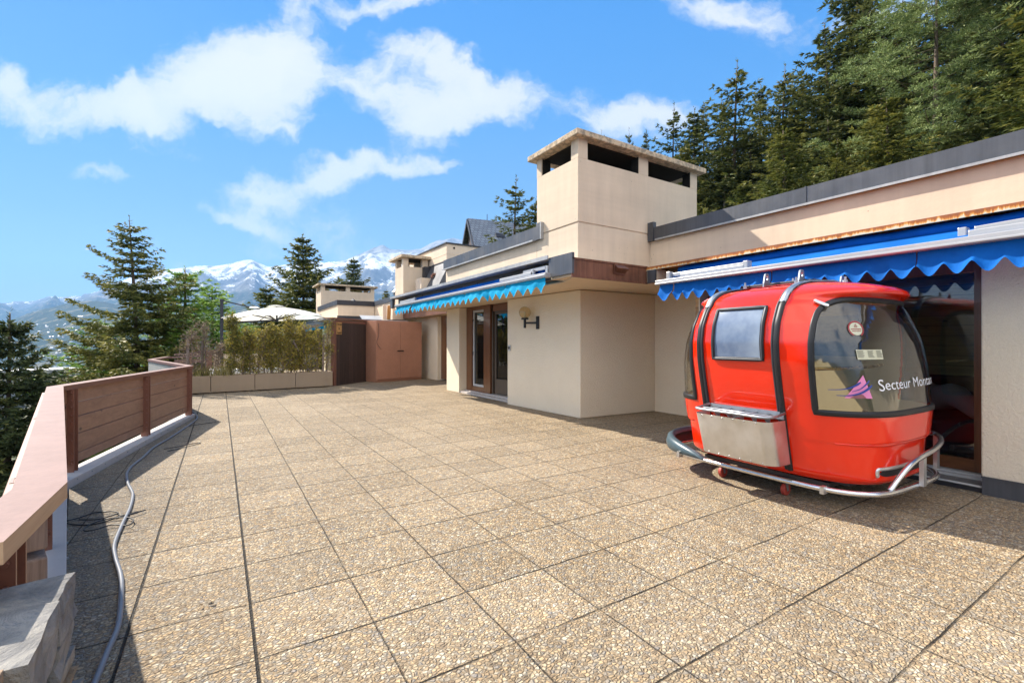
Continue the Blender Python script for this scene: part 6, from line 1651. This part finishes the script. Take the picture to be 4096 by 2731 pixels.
FOREST = [
 (F5, 13.9, 22.0, 10.8, 1.7, 'lone spruce with one long low branch in front of the slate roof of the chalet', 'spruce_tree'),
 (F1, 15.6, 22.3, 9.9, 1.5, 'spruce squeezed between the lone spruce and the main chimney', 'spruce_tree'),
 (F2, 33.3, 35.7, 23.4, 1.2, 'tiny treetop showing above the middle of the chimney cap', 'spruce_tree'),
 (F2, 35.9, 34.1, 23.6, 1.3, 'thin treetop above the right half of the chimney cap', 'spruce_tree'),
 (F2, 35.8, 31.8, 22.6, 1.5, 'thin sparse treetop nearest the right end of the chimney cap', 'spruce_tree'),
 (F5, 33.0, 26.5, 22.0, 2.1, 'leftmost full spruce of the slope just right of the chimney cap', 'spruce_tree'),
 (F1, 32.9, 24.2, 20.6, 2.1, 'golden tinged spruce second from the chimney', 'spruce_tree'),
 (F2, 37.1, 26.3, 23.2, 2.0, 'thin spire behind the golden tinged spruce', 'spruce_tree'),
 (F5, 35.6, 22.5, 24.4, 2.9, 'tall pointed spruce standing clear against the blue sky', 'spruce_tree'),
 (F2, 38.6, 25.3, 23.9, 2.4, 'spruce tucked behind the left side of the tall pointed spruce', 'spruce_tree'),
 (F1, 41.4, 23.6, 25.0, 2.1, 'narrow spruce in the notch right of the tall pointed spruce', 'spruce_tree'),
 (F5, 38.9, 20.4, 24.1, 2.5, 'spruce with a bare spiky top right of the notch', 'spruce_tree'),
 (F5, 42.7, 21.5, 25.2, 2.5, 'twin topped spruce behind the bare spiky spruce', 'spruce_tree'),
 (F5, 37.9, 16.3, 25.2, 2.6, 'very slender tall spruce left of the big dark fir', 'spruce_tree'),
 (F3, 38.4, 14.8, 27.2, 4.0, 'big dark blue green fir with a broad spreading top', 'fir_tree'),
 (F5, 36.3, 12.6, 23.2, 3.0, 'olive green spruce in front of the big dark fir', 'spruce_tree'),
 (F3, 43.4, 14.0, 26.8, 3.6, 'second dark fir behind the olive green spruce', 'fir_tree'),
 (P1, 34.2, 9.4, 22.6, 4.3, 'great pale green pine with rounded tufted boughs', 'pine_tree'),
 (P2, 41.2, 8.0, 25.8, 4.8, 'dark pine behind the right side of the great pale green pine', 'pine_tree'),
 (F3, 36.0, 5.4, 23.6, 4.0, 'dark fir cut by the right edge of the photo', 'fir_tree'),
 (F4, 25.8, 13.3, 13.0, 2.3, 'young golden spruce low in front of the dark trees, nearest the chimney', 'spruce_tree'),
 (F4, 28.1, 11.9, 12.4, 1.7, 'smaller young golden spruce right of the first golden one', 'spruce_tree'),
 (F4, 29.3, 9.9, 14.2, 2.4, 'tall young golden spruce below the big dark fir', 'spruce_tree'),
 (F4, 19.5, 13.7, 7.95, .55, 'tiny yellow seedling spruce at the roof edge beside the chimney', 'spruce_tree'),
 (F2, 35.0, 20.5, 18.2, 2.6, 'dark spruce low in the stand below the tall pointed spruce', 'spruce_tree'),
 (F5, 39.7, 18.7, 22.3, 2.7, 'spruce filling the stand between the spiky and the slender spruce', 'spruce_tree'),
 (F2, 41.7, 16.3, 23.3, 3.0, 'dark spruce deep in the stand behind the slender spruce', 'spruce_tree'),
 (F1, 31.5, 24.0, 17.2, 2.0, 'short spruce at the left end of the stand beside the chimney wall', 'spruce_tree'),
 (F3, 46.4, 11.0, 28.8, 4.0, 'dark fir high behind the great pale green pine', 'fir_tree'),
 (F2, 33.0, 17.6, 15.5, 2.6, 'dark spruce behind the nearest young golden spruce', 'spruce_tree'),
 (F2, 34.5, 14.8, 16.5, 2.7, 'dark spruce behind the smaller young golden spruce', 'spruce_tree'),
 (F2, 35.2, 11.8, 16.8, 2.8, 'dark spruce low between the golden spruce and the great pine', 'spruce_tree'),
 (F2, 32.0, 21.0, 14.0, 2.3, 'short dark spruce low beside the roof flashing near the chimney', 'spruce_tree'),
 (F1, 31.0, 18.8, 12.5, 2.0, 'short olive spruce just above the shaded roof flashing', 'spruce_tree'),
 (F1, 30.5, 4.6, 17.5, 3.0, 'olive spruce at the right edge above the roof flashing', 'spruce_tree'),
 (F2, 44.0, 18.5, 24.0, 3.0, 'dark spruce furthest back in the middle of the stand', 'spruce_tree'),
 (F2, 43.0, 26.0, 22.5, 2.8, 'dark spruce furthest back at the left of the stand', 'spruce_tree'),
 (F2, 38.0, 29.0, 20.5, 2.4, 'dark spruce behind the leftmost full spruce', 'spruce_tree'),
 (F5, 37.5, 24.5, 19.0, 2.6, 'low spruce in the second row behind the golden tinged spruce', 'spruce_tree'),
 (F1, 36.5, 18.6, 18.5, 2.8, 'mid height spruce in the second row below the bare spiky spruce', 'spruce_tree'),
 (F2, 38.5, 13.4, 19.5, 3.0, 'dark spruce in the second row below the big dark fir', 'spruce_tree'),
 (F1, 34.5, 22.6, 16.0, 2.4, 'olive spruce in the second row right of the chimney end', 'spruce_tree'),
 (F5, 40.5, 21.6, 20.5, 2.8, 'spruce in the second row under the notch', 'spruce_tree'),
]
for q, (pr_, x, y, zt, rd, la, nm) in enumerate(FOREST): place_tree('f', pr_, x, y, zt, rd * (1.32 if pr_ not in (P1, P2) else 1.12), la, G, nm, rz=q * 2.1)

# ------------------------------------------------------------------ the air between here and the mountains
hz = bpy.data.materials.new('thin_haze'); hz.use_nodes = True; ht = NT(hz.node_tree); ht.n.remove(hz.node_tree.nodes['Principled BSDF'])
pv = ht.node('ShaderNodeVolumePrincipled'); pv.inputs['Color'].default_value = (.28, .56, 1.0, 1); pv.inputs['Density'].default_value = 6.8e-5; pv.inputs['Anisotropy'].default_value = 0.1
ht.l.new(pv.outputs[0], hz.node_tree.nodes['Material Output'].inputs['Volume'])
w = MB(); w.box(-20000, 24000, -16000, 20000, -420, 2600); o = w.build('haze', hz); tag(o, kind='stuff'); o.display_type = 'WIRE'
